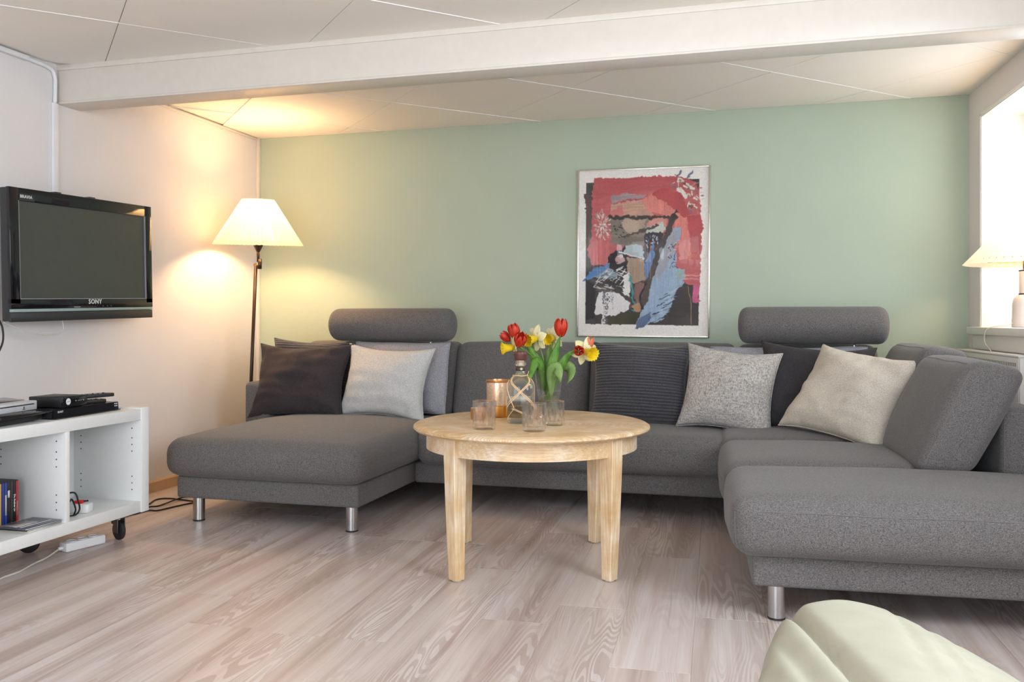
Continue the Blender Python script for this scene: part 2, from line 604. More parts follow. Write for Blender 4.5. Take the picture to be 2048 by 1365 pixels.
M['radiator_dark'] = M_plain('radiator_slot', srgb(150, 144, 136), .7)
M['frame_silver'] = M_plain('aluminium_frame', srgb(215, 210, 200), .25, .85, .03)
M['pane'] = M_pane('picture_glass', .5)
M['window_glass'] = M_pane('window_glass', .8)
M['print'] = M_vcol('art_print')
M['pine_top'] = M_pine('pine_top', 'x')
M['pine_leg'] = M_pine('pine_leg', 'z', .16, 120.0)
M['pine_apron'] = M_pine('pine_apron', 'x', .14, 110.0)
M['felt'] = M_plain('felt', srgb(205, 200, 192), .9)
M['linen_dark'] = M_fabric('dark_brown_linen', srgb(44, 39, 42), srgb(76, 68, 70), 500, .5, .25, (1, .35, 1), .1, .1)
M['linen_white'] = M_fabric('pale_woven', srgb(168, 170, 172), srgb(214, 213, 210), 420, .46, .35, (1, 1, .35), .05, .02)
M['lilac_grey'] = M_fabric('grey_melange', srgb(112, 113, 122), srgb(186, 184, 190), 460, .5, .45, (1, 1, 1), .1, .03)
M['cord_fabric'] = M_fabric('charcoal_corduroy', srgb(58, 58, 62), srgb(98, 96, 100), 520, .5, .3, (.3, 1, 1), .35, .05)
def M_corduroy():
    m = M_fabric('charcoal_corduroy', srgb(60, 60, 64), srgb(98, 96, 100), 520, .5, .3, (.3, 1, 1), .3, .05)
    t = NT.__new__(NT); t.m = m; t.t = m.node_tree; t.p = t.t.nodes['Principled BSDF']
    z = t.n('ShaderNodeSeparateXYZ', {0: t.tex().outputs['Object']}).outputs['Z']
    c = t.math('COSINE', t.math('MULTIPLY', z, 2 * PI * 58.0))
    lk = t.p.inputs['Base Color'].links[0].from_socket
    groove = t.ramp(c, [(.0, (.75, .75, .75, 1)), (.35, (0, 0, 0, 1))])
    nd = t.mix(t.math('MULTIPLY', t.math('LESS_THAN', c, -.35), .55), lk, srgb(34, 33, 37))  # shade between the ribs mixed into the base colour
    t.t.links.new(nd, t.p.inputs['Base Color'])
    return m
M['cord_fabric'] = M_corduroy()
M['mottled'] = M_fabric('mottled_grey', srgb(124, 118, 114), srgb(206, 201, 196), 260, .48, .4, (1, 1, .28), .08, .04)
M['charcoal'] = M_fabric('charcoal_linen', srgb(42, 41, 43), srgb(70, 67, 69), 520, .5, .22, (1, .35, 1), .08, .06)
M['beige'] = M_fabric('oatmeal_linen', srgb(172, 162, 148), srgb(216, 208, 196), 430, .47, .3, (1, 1, .5), .05, .03)
M['leather'] = M_plain('cream_leather', srgb(174, 172, 156), .42, var=.07, scale=14, bump=.12, spec=.4)
M['glass'] = M_glass('clear_glass', (.99, .995, .99, 1), .55)
M['cut_glass'] = M_glass('cut_glass', (.998, .998, .998, 1), .70)
M['liquid'] = M_glass('spirit', (.97, .90, .74, 1), .5, 1.33)
M['water'] = M_glass('water', (.96, .99, .95, 1), .6, 1.33)
M['wax'] = M_plain('brown_wax', srgb(92, 52, 44), .4, var=.08)
M['cork'] = M_plain('stopper', srgb(226, 206, 180), .5)
M['raffia'] = M_plain('raffia', srgb(226, 190, 145), .6, var=.1, scale=120)
M['label_dark'] = M_plain('bottle_label', srgb(70, 55, 38), .6, var=.45, scale=110)
M['label_pale'] = M_plain('bottle_label_pale', srgb(196, 190, 176), .6, var=.12, scale=70)
M['copper'] = M_plain('copper', srgb(205, 150, 100), .3, .9, .12, 90)
M['gold'] = M_plain('hammered_gold', srgb(200, 140, 62), .3, .85, .12, 40)
M['mercury'] = M_plain('mercury_glass', srgb(222, 190, 158), .25, .55, .25, 130, bump=.3)
M['leaf'] = M_leaf('tulip_leaf', srgb(70, 126, 40), srgb(128, 178, 70))
M['leaf_pale'] = M_leaf('tulip_leaf_pale', srgb(112, 150, 78), srgb(160, 192, 116))
M['stem'] = M_leaf('stem', srgb(88, 136, 54), srgb(150, 186, 96))
M['tulip'] = M_leaf('tulip_red', srgb(196, 34, 22), srgb(232, 82, 50), (70, 70, 8))
M['tulip_orange'] = M_leaf('tulip_orange', srgb(232, 120, 84), srgb(244, 164, 124), (70, 70, 8))
M['daff_y'] = M_leaf('daffodil_trumpet', srgb(246, 212, 14), srgb(254, 234, 52), (60, 60, 20))
M['daff_p'] = M_leaf('daffodil_petal', srgb(246, 240, 184), srgb(254, 250, 222), (60, 60, 20))

# ================================================================== SETTING
XL, YB, ZC = -3.56, 5.77, 2.392
YR = -2.2
RW_DIR = Vector((0.0575, -0.99835, 0)); RW_N = Vector((-0.99835, -0.0575, 0)); RW_O = Vector((1.21, YB, 0))
def RW(s, off, z=0.0):
    p = RW_O + RW_DIR * s + RW_N * off
    return Vector((p.x, p.y, z))
# local frame of the right-hand wall: x = along wall towards the camera, y = into the room, z up
RWM = Matrix(((RW_DIR.x, RW_N.x, 0, RW_O.x), (RW_DIR.y, RW_N.y, 0, RW_O.y), (0, 0, 1, 0), (0, 0, 0, 1)))

# ---- floor with separate laminate planks (running 2.5 degrees off the side wall)
fl = struct('floor', box((XL - .1, YR - .1, -.06), (1.95, YB + .1, -.009), 0), M['subfloor'])
PA = math.radians(2.55)
PW, PLn = 0.2445, 1.285
PD = Vector((-math.sin(PA), math.cos(PA), 0)); PN = Vector((math.cos(PA), math.sin(PA), 0))
# seam lines pass x=-0.446 at y=2.9
seam0 = Vector((-0.446, 2.9, 0)).dot(PN)
known = {0: 2.66, 1: 3.175, -1: 3.20, -5: 2.695, -6: 2.72, -4: 2.70, -2: 2.99}
plank_me = mesh_data('plank', *box((.0002, .0003, -.008), (PW - .0002, PLn - .0003, 0), .0005, 1), smooth=False)
plank_me.materials.append(M['floor'])
rnd = random.Random(4)
for c in range(-15, 12):
    y0 = known.get(c, 2.7 + rnd.uniform(-.6, .6))
    k0 = int((YR - y0) / PLn) - 1
    for k in range(k0, k0 + 9):
        a = seam0 + c * PW
        b = (y0 + k * PLn) / math.cos(PA) - .0
        p = PN * a + PD * b
        mid = p + PN * PW / 2 + PD * PLn / 2
        if mid.x < XL - .02 or mid.x > 1.75 or mid.y < YR - .4 or mid.y > YB + .45:
            continue
        o = bpy.data.objects.new('plank', plank_me)
        link(o, fl)
        o.matrix_basis = Matrix.Translation(p) @ Matrix.Rotation(PA, 4, 'Z')

# ---- walls
wl = struct('wall_left', box((XL - .15, YR - .1, -.06), (XL, YB + .15, ZC + .1), 0), M['white_wall'])
wb = struct('wall_back', box((XL - .15, YB, -.06), (2.0, YB + .15, ZC + .1), 0), M['green'])
def rwbox(s0, s1, o0, o1, z0, z1, bev=0.0):
    return xf(box((s0, o0, z0), (s1, o1, z1), bev), RWM)
WT = .40
W1 = (.25, 1.66, 1.0, 2.212)
W2 = (3.35, 5.05, 1.0, 2.212)
segs = [rwbox(-.1, W1[0], -WT, 0, -.06, ZC + .1), rwbox(W1[0], W1[1], -WT, 0, -.06, W1[2]), rwbox(W1[0], W1[1], -WT, 0, W1[3], ZC + .1),
        rwbox(W1[1], W2[0], -WT, 0, -.06, ZC + .1), rwbox(W2[0], W2[1], -WT, 0, -.06, W2[2]), rwbox(W2[0], W2[1], -WT, 0, W2[3], ZC + .1),
        rwbox(W2[1], 8.3, -WT, 0, -.06, ZC + .1)]
wr = struct('wall_right', join(*segs), M['white_wall'])
D0, D1 = -2.55, .55
segs = [box((XL - .1, YR - .15, -.06), (D0, YR, ZC + .1), 0), box((D1, YR - .15, -.06), (2.1, YR, ZC + .1), 0), box((D0, YR - .15, 2.1), (D1, YR, ZC + .1), 0)]
struct('wall_rear', join(*segs), M['white_wall'])

def window_unit(name, w, nsash):
    s0, s1, z0, z1 = w
    root = bpy.data.objects.new(name, None); link(root)
    tag(root, 'white painted window set in a deep white reveal', None, None, 'structure')
    t = .012
    obj('reveal_lining', join(rwbox(s0, s0 + t, -.30, .006, z0, z1, .001), rwbox(s1 - t, s1, -.30, .006, z0, z1, .001), rwbox(s0, s1, -.30, .006, z1 - t, z1, .001)), M['reveal'], root, True, 30)
    obj('casing', join(rwbox(s0 - .012, s0 + .004, 0, .010, z0, z1 + .012, .002), rwbox(s1 - .004, s1 + .012, 0, .010, z0, z1 + .012, .002), rwbox(s0 - .012, s1 + .012, 0, .010, z1 - .004, z1 + .012, .002)), M['reveal'], root, True, 30)
    obj('window_sill', rwbox(s0 - .14, s1 + .14, -.30, .045, z0 - .03, z0 + .012, .006), M['reveal'], root, True, 30)
    obj('sill_apron', rwbox(s0 - .11, s1 + .11, 0, .018, z0 - .115, z0 - .03, .004), M['reveal'], root, True, 30)
    f0, f1 = -.36, -.30
    fr = join(rwbox(s0, s0 + .06, f0, f1, z0, z1, .004), rwbox(s1 - .06, s1, f0, f1, z0, z1, .004), rwbox(s0 + .06, s1 - .06, f0, f1, z0, z0 + .06, .004), rwbox(s0 + .06, s1 - .06, f0, f1, z1 - .06, z1, .004))
    obj('window_frame', fr, M['reveal'], root, True, 30)
    n = nsash
    wd = (s1 - s0 - .12) / n
    for i in range(n):
        a = s0 + .06 + i * wd
        if i: obj('mullion', rwbox(a - .03, a + .03, f0, f1 + .004, z0 + .06, z1 - .06, .004), M['reveal'], root, True, 30)
        obj('pane', rwbox(a + (.03 if i else 0), a + wd - (.03 if i < n - 1 else 0), f0 + .02, f0 + .026, z0 + .06, z1 - .06, 0), M['window_glass'], root, True)
window_unit('window_1', W1, 2)
window_unit('window_2', W2, 2)
# glazed doors added in the rear wall for fill light (behind the camera)
root = bpy.data.objects.new('added_doors', None); link(root)
tag(root, 'white framed glazed doors added unseen behind the camera', None, None, 'structure')
for i in range(4):
    a = D0 + (D1 - D0) * i / 4; b = D0 + (D1 - D0) * (i + 1) / 4
    obj('door_frame', join(box((a, YR - .11, 0), (a + .08, YR - .05, 2.1), .004), box((b - .08, YR - .11, 0), (b, YR - .05, 2.1), .004), box((a, YR - .11, 0), (b, YR - .05, .12), .004), box((a, YR - .11, 2.0), (b, YR - .05, 2.1), .004)), M['reveal'], root, False, 30)
    obj('pane', box((a + .08, YR - .085, .12), (b - .08, YR - .079, 2.0), 0), M['window_glass'], root)

# ---- ceiling: slab + diagonal boards with open joints, two bays either side of the beam
ce = struct('ceiling', box((XL - .15, YR - .15, ZC + .008), (2.0, YB + .15, ZC + .12), 0), M['groove'])
BY0, BY1, BZ = 3.828, 3.992, 2.19
def clip(poly, nx, ny, d):
    out = []
    for i in range(len(poly)):
        p, q = poly[i], poly[(i + 1) % len(poly)]
        a = p[0] * nx + p[1] * ny - d; b = q[0] * nx + q[1] * ny - d
        if a <= 0: out.append(p)
        if (a < 0 < b) or (b < 0 < a):
            t = a / (a - b)
            out.append((p[0] + (q[0] - p[0]) * t, p[1] + (q[1] - p[1]) * t))
    return out
def bay(ylo, yhi, sums, difs):
    g = .0025
    for s0, s1 in zip(sums[:-1], sums[1:]):
        for d0, d1 in zip(difs[:-1], difs[1:]):
            # corners: x+y=s, y-x=d
            P = [((s - d) / 2, (s + d) / 2) for s, d in ((s0 + g, d0 + g), (s1 - g, d0 + g), (s1 - g, d1 - g), (s0 + g, d1 - g))]
            for nx, ny, d in ((-1, 0, -(XL + .004)), (0, -1, -ylo), (0, 1, yhi)):
                P = clip(P, nx, ny, d)
                if len(P) < 3: break
            if len(P) < 3: continue
            P = clip(P, -RW_N.x, -RW_N.y, -RW_N.dot(RW_O) + .01)
            if len(P) < 3: continue
            cx = sum(p[0] for p in P) / len(P); cy = sum(p[1] for p in P) / len(P)
            area = abs(sum(P[i][0] * P[(i + 1) % len(P)][1] - P[(i + 1) % len(P)][0] * P[i][1] for i in range(len(P)))) / 2
            if area < .004: continue
            jz = rnd.uniform(-.0012, .0012)
            obj('ceiling_panel', prism(P, ZC + jz, ZC + .012, 0), M['ceiling'], ce, False, 20)
def strips(ylo, yhi, difs):  # bright strips draw the lit side of the diagonal joints
    for d in difs:
        # line y = x + d between the side walls
        P = [(-5 - .002, -5 + d + .002), (-5 + .002, -5 + d - .002), (3 + .002, 3 + d - .002), (3 - .002, 3 + d + .002)]
        for nx, ny, dd in ((-1, 0, -(XL + .004)), (0, -1, -ylo), (0, 1, yhi), (-RW_N.x, -RW_N.y, -RW_N.dot(RW_O) + .005)):
            P = clip(P, nx, ny, dd)
            if len(P) < 3: break
        if len(P) >= 3:
            obj('lit_joint_strip', prism(P, ZC - .0022, ZC + .006, 0), M['reveal'], ce, False, 20)
strips(BY1, YB - .003, [3.73, 4.88, 6.03, 7.18, 8.3])
strips(YR, BY0, [-2.07, -.9, .27, 1.44, 2.61, 3.78, 4.95, 6.12])
bay(BY1, YB - .003, [1.75, 2.85, 3.94, 5.03, 6.13, 7.23], [2.58, 3.73, 4.88, 6.03, 7.18, 8.3, 9.4])
bay(YR, BY0, [-6.4, -5.25, -4.09, -2.93, -1.76, -.6, .57, 1.74, 2.91, 4.08, 5.25], [-4.4, -3.24, -2.07, -.9, .27, 1.44, 2.61, 3.78, 4.95, 6.12, 7.29])

bx1 = RW(YB - 3.9, -.02).x
bm_ = struct('trim_1', box((XL - .02, BY0, BZ), (bx1, BY1, ZC + .02), .004), M['trim'], label='white boxed ceiling beam crossing the room')
obj('edge_strip', box((XL, BY0 - .006, ZC - .026), (bx1 - .02, BY0 + .002, ZC + .004), .003), M['trim'], bm_, False, 30)
obj('edge_strip', box((XL, BY0 - .004, BZ + .0), (bx1 - .02, BY0 + .002, BZ + .012), .002), M['trim'], bm_, False, 30)
struct('baseboard_left', prism([(XL, 0), (XL + .016, 0), (XL + .016, .062), (XL + .010, .072), (XL, .072)], 0, 1), M['skirt'])
bl = bpy.data.objects['baseboard_left']
bl.data.transform(Matrix(((1, 0, 0, 0), (0, 0, 1, 0), (0, 1, 0, 0), (0, 0, 0, 1))))
bl.data.transform(Matrix.Diagonal((1, YB - YR, 1, 1)))
bl.data.transform(Matrix.Translation((0, YR, 0)))
struct('baseboard_back', box((XL + .016, YB - .016, 0), (1.19, YB, .072), .003), M['skirt'])
struct('trim_2', box((XL, YB - .035, .072), (XL + .022, YB, ZC), .004), M['trim'], label='thin white corner strip between left wall and green wall')
struct('trim_3', box((XL, BY1, ZC - .018), (XL + .018, YB - .035, ZC - .003), .003), M['trim'], label='white cove strip under ceiling on left wall')

# cable duct on the left wall
dc = thing('cable_duct', 'white plastic cable duct climbing the left wall behind the television', 'cable duct', (XL, 3.80, 1.6))
obj('vertical_channel', box((XL, 3.785, 1.30), (XL + .016, 3.822, BZ), .003), M['white_plastic'], dc, True, 30)
obj('upper_channel', tube([(XL + .011, 3.80, BZ), (XL + .011, 3.802, 2.27), (XL + .011, 3.798, 2.33), (XL + .011, 3.76, 2.365), (XL + .011, 3.6, 2.372)], .010, 8), M['white_plastic'], dc, True)
obj('ceiling_channel', box((XL, YR + .1, ZC - .032), (XL + .024, 3.62, ZC - .008), .003), M['white_plastic'], dc, True, 30)

# ================================================================== SECTIONAL SOFA
sofa = thing('sectional_sofa', 'charcoal grey U-shaped sectional sofa with chaise and steel legs', 'sofa', (-1.0, 5.0, 0))
FB = M['sofa']
def leg(x, y, h=.13):
    l = obj('leg', lathe([(.028, .006), (.030, .008), (.030, h)], 28), M['steel'], sofa, False, 40)
    l.matrix_basis = world_of(sofa).inverted() @ Matrix.Translation((x, y, 0))
    c = obj('foot_cap', lathe([(.026, 0), (.0305, .001), (.0305, .007), (.026, .008)], 28), M['rubber'], l, False, 40)
def cush(name, lo, hi, T=None, seams=(), **kw):
    P = Puff(lo, hi, **kw)
    v, f = P.data()
    if T is not None: v, f = xf((v, f), T)
    o = obj(name, (v, f), FB, sofa, True)
    for s in seams:
        d = P.seam(s)
        if T is not None: d = xf(d, T)
        obj('seam', d, M['sofa_seam'], o, True)
    return o
def sofa_base(lo, hi, T=None):
    cush('base_frame', lo, hi, T, r=.014, bx=.003, by=.003, bz=0)

front_seam = lambda z: [(-1, -.80, z), (-1, -1, z), (1, -1, z), (1, -.80, z)]
# chaise
sofa_base((-2.93, 3.965, .122), (-1.895, 5.62, .236))
cush('seat_cushion', (-2.985, 3.915, .232), (-1.862, 5.34, .430), None, [], r=.075, bx=.018, by=.020, bz=.046, wob=.004, seed=1)
# middle
sofa_base((-1.89, 4.70, .122), (-.05, 5.62, .236))
cush('seat_cushion', (-1.855, 4.625, .232), (-.145, 5.36, .440), None, [front_seam(.42)], r=.062, bx=.006, by=.016, bz=.022, wob=.004, seed=2)
# arm behind the chaise
cush('armrest', (-3.155, 4.945, .12), (-2.985, 5.66, .655), None, [[(1, -.93, -.9), (1, -.93, .93), (-1, -.93, .93), (-1, -.93, -.9)]], r=.03, bx=.006, by=.004, bz=.006)
# low back frame
cush('back_frame', (-3.0, 5.56, .12), (.98, 5.71, .80), None, r=.04, bx=0, by=.004, bz=.004)
def lean(p):
    return (p.x, p.y + (p.z - .44) * .30, p.z)
for i, (a, b) in enumerate(((-2.98, -1.885), (-1.88, -1.005), (-1.0, -.125), (-.12, .665))):
    cush('back_cushion', (a, 5.27, .43), (b, 5.47, .905), None, [[(-.97, -1, .80), (.97, -1, .80)]], r=.055, bx=.004, by=.022, bz=.008, wob=.004, seed=5 + i, shear=lean)
def bolster(x0, x1, y, z, r):
    n = 14
    prof = []
    for k in range(n + 1):
        a = PI / 2 * k / n
        prof.append((r * (.55 + .45 * math.sin(a)) if k else .0005, x0 + .065 * (1 - math.cos(a)) if False else x0 + .060 * (1 - math.sin(PI / 2 - a)) * 1.0))
    prof = [(.0005, x0)] + [(r * (1 - (1 - k / 10) ** 2.6), x0 + .075 * (k / 10) ** 1.9) for k in range(1, 11)] + \
           [(r * 1.01, (x0 + x1) / 2)] + \
           [(r * (1 - (1 - k / 10) ** 2.6), x1 - .075 * (k / 10) ** 1.9) for k in range(10, 0, -1)] + [(.0005, x1)]
    fn = lambda a, rr, zz: (zz, y + rr * 1.12 * math.cos(a), z + rr * math.sin(a))
    o = obj('headrest', lathe(prof, 40, True, True, fn), FB, sofa, True)
    for e, s in ((x0 + .055, 1), (x1 - .055, -1)):
        ring = [(e, y + r * 1.09 * math.cos(2 * PI * k / 40), z + r * .975 * math.sin(2 * PI * k / 40)) for k in range(40)]
        obj('seam', tube(ring, .0022, 6, smooth=False, closed=True), M['sofa_seam'], o, True)
    for e in (x0 + .18, x1 - .18):
        obj('support_rod', tube([(e, y + .03, z), (e, y + .05, z - .28)], .008, 10, smooth=False), M['steel'], o, True)
bolster(-2.735, -1.872, 5.34, 1.021, .107)
bolster(-.112, .712, 5.34, 1.021, .107)

# right-hand wing, turned 4 degrees with the wall
RA = math.radians(4.0)
RT = Matrix.Translation((-.018, 3.18, 0)) @ Matrix.Rotation(RA, 4, 'Z')
sofa_base((0, 0, .122), (1.12, 2.42, .236), RT)
cush('seat_cushion', (-.065, -.065, .232), (1.16, .63, .446), RT, [front_seam(.56), [(-1, -.93, .5), (-1, -.95, -1)]], r=.066, bx=.020, by=.020, bz=.026, wob=.004, seed=21)
cush('seat_cushion', (-.068, .625, .232), (.80, 1.37, .452), RT, [[(-1, -.9, .2), (-1, .9, .2)]], r=.066, bx=.020, by=.006, bz=.026, wob=.004, seed=22)
cush('seat_cushion', (-.062, 1.375, .232), (.80, 2.12, .452), RT, [[(-1, -.9, .2), (-1, .9, .2)]], r=.066, bx=.018, by=.006, bz=.022, wob=.004, seed=23)
cush('back_frame', (1.005, .66, .12), (1.165, 2.46, .700), RT, [[(-.93, -1, -.9), (-.93, -1, .93), (.93, -1, .93)]], r=.032, bx=.006, by=.004, bz=.005)
def leanx(p):
    return (p.x + (p.z - .44) * .46, p.y, p.z - (p.x - .68) * .16 * max(0, (p.z - .44) / .44))
for i, (a, b, zt) in enumerate(((.575, 1.345, .885), (1.35, 2.05, .925))):
    cush('back_cushion', (.665, a, .438), (.875, b, zt), RT, [[(-.93, -.97, .97), (-.93, .97, .97)], [(-.90, -1, .95), (-.90, -1, -.9)]], r=.05, bx=.030, by=.016, bz=.014, wob=.006, seed=31 + i, shear=leanx)
leg(-2.825, 4.008); leg(-1.945, 4.003); leg(-2.83, 5.52); leg(-.98, 5.5)
for q in ((.085, .048), (1.03, .048), (1.03, 2.2)):
    p = RT @ Vector((q[0], q[1], 0)); leg(p.x, p.y)

# ================================================================== LOOSE CUSHIONS
def place_pillow(label, mat, w, h, t, pos, tilt, yaw, roll, seed, **kw):
    (V, F), edge = pillow(w, h, t, seed, **kw)
    root = thing('throw_pillow', label, 'pillow', (0, 0, 0), 0, None)
    root.matrix_basis = Matrix.Translation(pos) @ Matrix.Rotation(yaw, 4, 'Z') @ Matrix.Rotation(-tilt, 4, 'X') @ Matrix.Rotation(roll, 4, 'Y')
    obj('cover', (V, F), mat, root)
    obj('seam', tube(edge, .0024, 6, smooth=False, closed=True), mat, root)
    return root
R_ = math.radians
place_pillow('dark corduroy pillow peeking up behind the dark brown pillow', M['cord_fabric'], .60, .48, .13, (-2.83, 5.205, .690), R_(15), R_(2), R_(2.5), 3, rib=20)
place_pillow('heather grey pillow behind the pale pillow, under the left headrest', M['lilac_grey'], .66, .46, .13, (-2.205, 5.215, .685), R_(14), R_(0), R_(0), 5, pinch=.03)
place_pillow('dark brown linen pillow at the left end of the sofa', M['linen_dark'], .65, .49, .22, (-2.80, 5.03, .666), R_(19), R_(3), R_(0), 7, wr=.013)
place_pillow('pale grey woven pillow on the chaise beside the dark brown one', M['linen_white'], .60, .47, .22, (-2.225, 5.055, .664), R_(17), R_(-3), R_(3), 12, wr=.010, pinch=.14)
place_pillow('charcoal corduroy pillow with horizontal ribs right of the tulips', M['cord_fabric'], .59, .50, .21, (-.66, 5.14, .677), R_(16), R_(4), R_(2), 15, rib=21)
place_pillow('long grey pillow lying low behind the charcoal and mottled pillows', M['lilac_grey'], .86, .44, .10, (.165, 5.235, .685), R_(16), R_(0), R_(0), 18, pinch=.03)
place_pillow('mottled light grey pillow next to the ribbed corduroy pillow', M['mottled'], .52, .48, .23, (-.155, 5.03, .664), R_(17), R_(-4), R_(6), 21)
place_pillow('plain charcoal pillow partly hidden behind the beige pillow', M['charcoal'], .61, .50, .18, (.30, 5.07, .677), R_(16), R_(-6), R_(3), 24)
place_pillow('beige linen pillow tilted in the right corner of the sofa', M['beige'], .62, .52, .24, (.446, 4.74, .672), R_(34), R_(-39), R_(8), 28, wr=.012)

# ================================================================== COFFEE TABLE
TC = Vector((-.955, 3.735, 0)); TR = R_(15.6); TH = .607
tb = thing('coffee_table', 'round light pine coffee table with four tapered legs', 'table', TC, TR)
TRD = .515
prof = [(.0, TH - .032), (TRD - .03, TH - .032), (TRD - .010, TH - .028), (TRD - .001, TH - .019), (TRD - .002, TH - .011), (TRD - .012, TH - .004), (TRD - .026, TH), (0, TH)]
def top_mesh():
    bm = bmesh.new()
    seg = 96
    rows = []
    for r, z in prof[1:-1]:
        rows.append([bm.verts.new((r * math.cos(2 * PI * k / seg), 1.04 * r * math.sin(2 * PI * k / seg), z)) for k in range(seg)])
    for a, b in zip(rows[:-1], rows[1:]):
        for k in range(seg):
            bm.faces.new((a[k], a[(k + 1) % seg], b[(k + 1) % seg], b[k]))
    bm.faces.new(rows[0][::-1]); bm.faces.new(rows[-1])
    return bm
cuts = [-.6, -.33, -.14, .07, .25, .6]
for i, (a, b) in enumerate(zip(cuts[:-1], cuts[1:])):
    bm = top_mesh()
    for co, no in (((0, a + .0003, 0), (0, -1, 0)), ((0, b - .0003, 0), (0, 1, 0))):
        g = bmesh.ops.bisect_plane(bm, geom=list(bm.verts) + list(bm.edges) + list(bm.faces), plane_co=co, plane_no=no, clear_outer=True)
        ed = [e for e in bm.edges if e.is_boundary]
        if ed: bmesh.ops.contextual_create(bm, geom=ed)
    obj('top_board', bm_data(bm), M['pine_top'], tb, False, 35)
# apron in four arcs
AR = .458
lc = .300
a0 = math.atan2(lc, lc)
gap = .074
for q in range(4):
    s = PI / 4 + q * PI / 2 + gap; e = PI / 4 + (q + 1) * PI / 2 - gap
    n = 18
    V, F = [], []
    for k in range(n + 1):
        a = s + (e - s) * k / n
        for r, z in ((AR, TH - .106), (AR, TH - .032), (AR - .022, TH - .032), (AR - .022, TH - .106)):
            V.append(Vector((r * math.cos(a), r * math.sin(a), z)))
    for k in range(n):
        for j in range(4):
            F.append((k * 4 + j, k * 4 + (j + 1) % 4, (k + 1) * 4 + (j + 1) % 4, (k + 1) * 4 + j))
    F += [(0, 1, 2, 3), (n * 4 + 3, n * 4 + 2, n * 4 + 1, n * 4)]
    obj('apron', (V, F), M['pine_apron'], tb, False, 35)
for sx in (-1, 1):
    for sy in (-1, 1):
        # square leg set on the diagonal of the apron, outer corner chamfered, tapering to the foot
        V, F = [], []
        rows = [(TH - .032, .0335, .314), (TH - .112, .0335, .314), (.28, .0295, .312), (.006, .0235, .308)]
        for z, hw, c in rows:
            ch = .003
            base = [(-hw, -hw + ch), (-hw + ch, -hw), (hw - ch, -hw), (hw, -hw + ch), (hw, hw - ch), (hw - ch, hw), (-hw + ch, hw), (-hw, hw - ch)]
            k = math.sqrt(.5)
            V += [Vector((c * sx + (x - y) * k, c * sy + (x + y) * k, z)) for x, y in base]
        for r in range(len(rows) - 1):
            for k in range(8):
                F.append((r * 8 + k, r * 8 + (k + 1) % 8, (r + 1) * 8 + (k + 1) % 8, (r + 1) * 8 + k))
        F += [tuple(range(8)), tuple((len(rows) - 1) * 8 + k for k in range(8))]
        lg = obj('leg', (V, F), M['pine_leg'], tb, False, 25)
        d = lathe([(.017, 0), (.019, .001), (.019, .006)], 20)
        obj('foot_pad', xf(d, Matrix.Translation((.308 * sx, .308 * sy, 0))), M['felt'], lg, False, 40)

# ---- things on the table (TB: world position on the table top)
def tumbler(label, x, y, r, h, mat, cuts_n, style):
    g = thing('whisky_glass', label, 'glass', (x, y, TH), 0, 'drinking glasses on the coffee table')
    seg = 72
    def fn(a, rr, z):
        if rr > r * .9 and .008 < z < h * .78:
            m = math.sin(PI * min(1, max(0, (z - .008) / (h * .78 - .008)))) ** .6
            if style == 'flute':
                rr = rr - .0060 * m * abs(math.cos(a * cuts_n / 2)) ** 1.0
            elif style == 'cross':
                u = a * cuts_n / (2 * PI); w = z / h * 3.2
                k = max(abs(math.sin(PI * (u + w))), abs(math.sin(PI * (u - w))))
                rr = rr - .009 * m * (1 - k)
            else:
                rr = rr + .004 * m * math.cos(a * cuts_n) * math.sin(z / h * 9)
        return (rr * math.cos(a), rr * math.sin(a), z)
    prof = [(r * .80, .0), (r * .93, .003)] + [(r * .96 + r * .04 * k / 16, .006 + (h - .009) * k / 16) for k in range(17)] + [(r * .985, h), (r * .955, h - .002)] + \
           [(r * .93 - .0 * k, h - .004 - (h - .026) * k / 8) for k in range(9)] + [(r * .80, .019), (r * .3, .017)]
    obj('bowl', lathe(prof, seg, True, True, fn), mat, g, False, 22)
    return g
tumbler('faceted whisky glass standing alone at the left of the bottle', -1.070, 3.416, .0498, .116, M['cut_glass'], 16, 'flute')
tumbler('cut crystal whisky glass in front of the bottle and vase', -.860, 3.410, .0499, .112, M['cut_glass'], 9, 'cross')
tumbler('round-bellied glass behind the cut crystal glass, below the flowers', -.827, 3.622, .0435, .104, M['cut_glass'], 12, 'belly')

# bottle
bt = thing('liquor_bottle', 'clear liquor bottle wrapped in raffia with brown wax stopper', 'bottle', (-.985, 3.663, TH), R_(15))
def sq(e):
    def fn(a, rr, z):
        m = max(0, min(1, (.205 - z) / .05))
        k = (abs(math.cos(a)) ** (2 + e * m) + abs(math.sin(a)) ** (2 + e * m)) ** (-1 / (2 + e * m))
        return (rr * k * math.cos(a), rr * k * math.sin(a), z)
    return fn
outer = [(.048, 0), (.056, .003), (.059, .010), (.0605, .05), (.062, .12), (.0625, .165), (.060, .185), (.050, .203), (.034, .216), (.0235, .225), (.0215, .235), (.021, .262), (.0245, .266), (.0245, .276), (.021, .279), (.021, .284)]
inner = [(.0165, .284), (.0165, .235), (.020, .226), (.031, .213), (.047, .199), (.0555, .183), (.058, .165), (.0575, .12), (.0555, .05), (.053, .030), (.04, .026), (.001, .024)]
obj('glass_body', lathe(outer + inner, 48, True, False, sq(1.2)), M['glass'], bt)
obj('spirit', lathe([(.001, .0255), (.040, .0275), (.052, .0315), (.0550, .05), (.0562, .078), (.001, .079)], 40, False, False, sq(1.2)), M['liquid'], bt)
arc = lambda r, z0, z1, a0, a1, n=12: ([Vector((sq(1.2)(a0 + (a1 - a0) * k / n, r, z))) for z in (z0, z1) for k in range(n + 1)], [(k, k + 1, n + 2 + k, n + 1 + k) for k in range(n)])
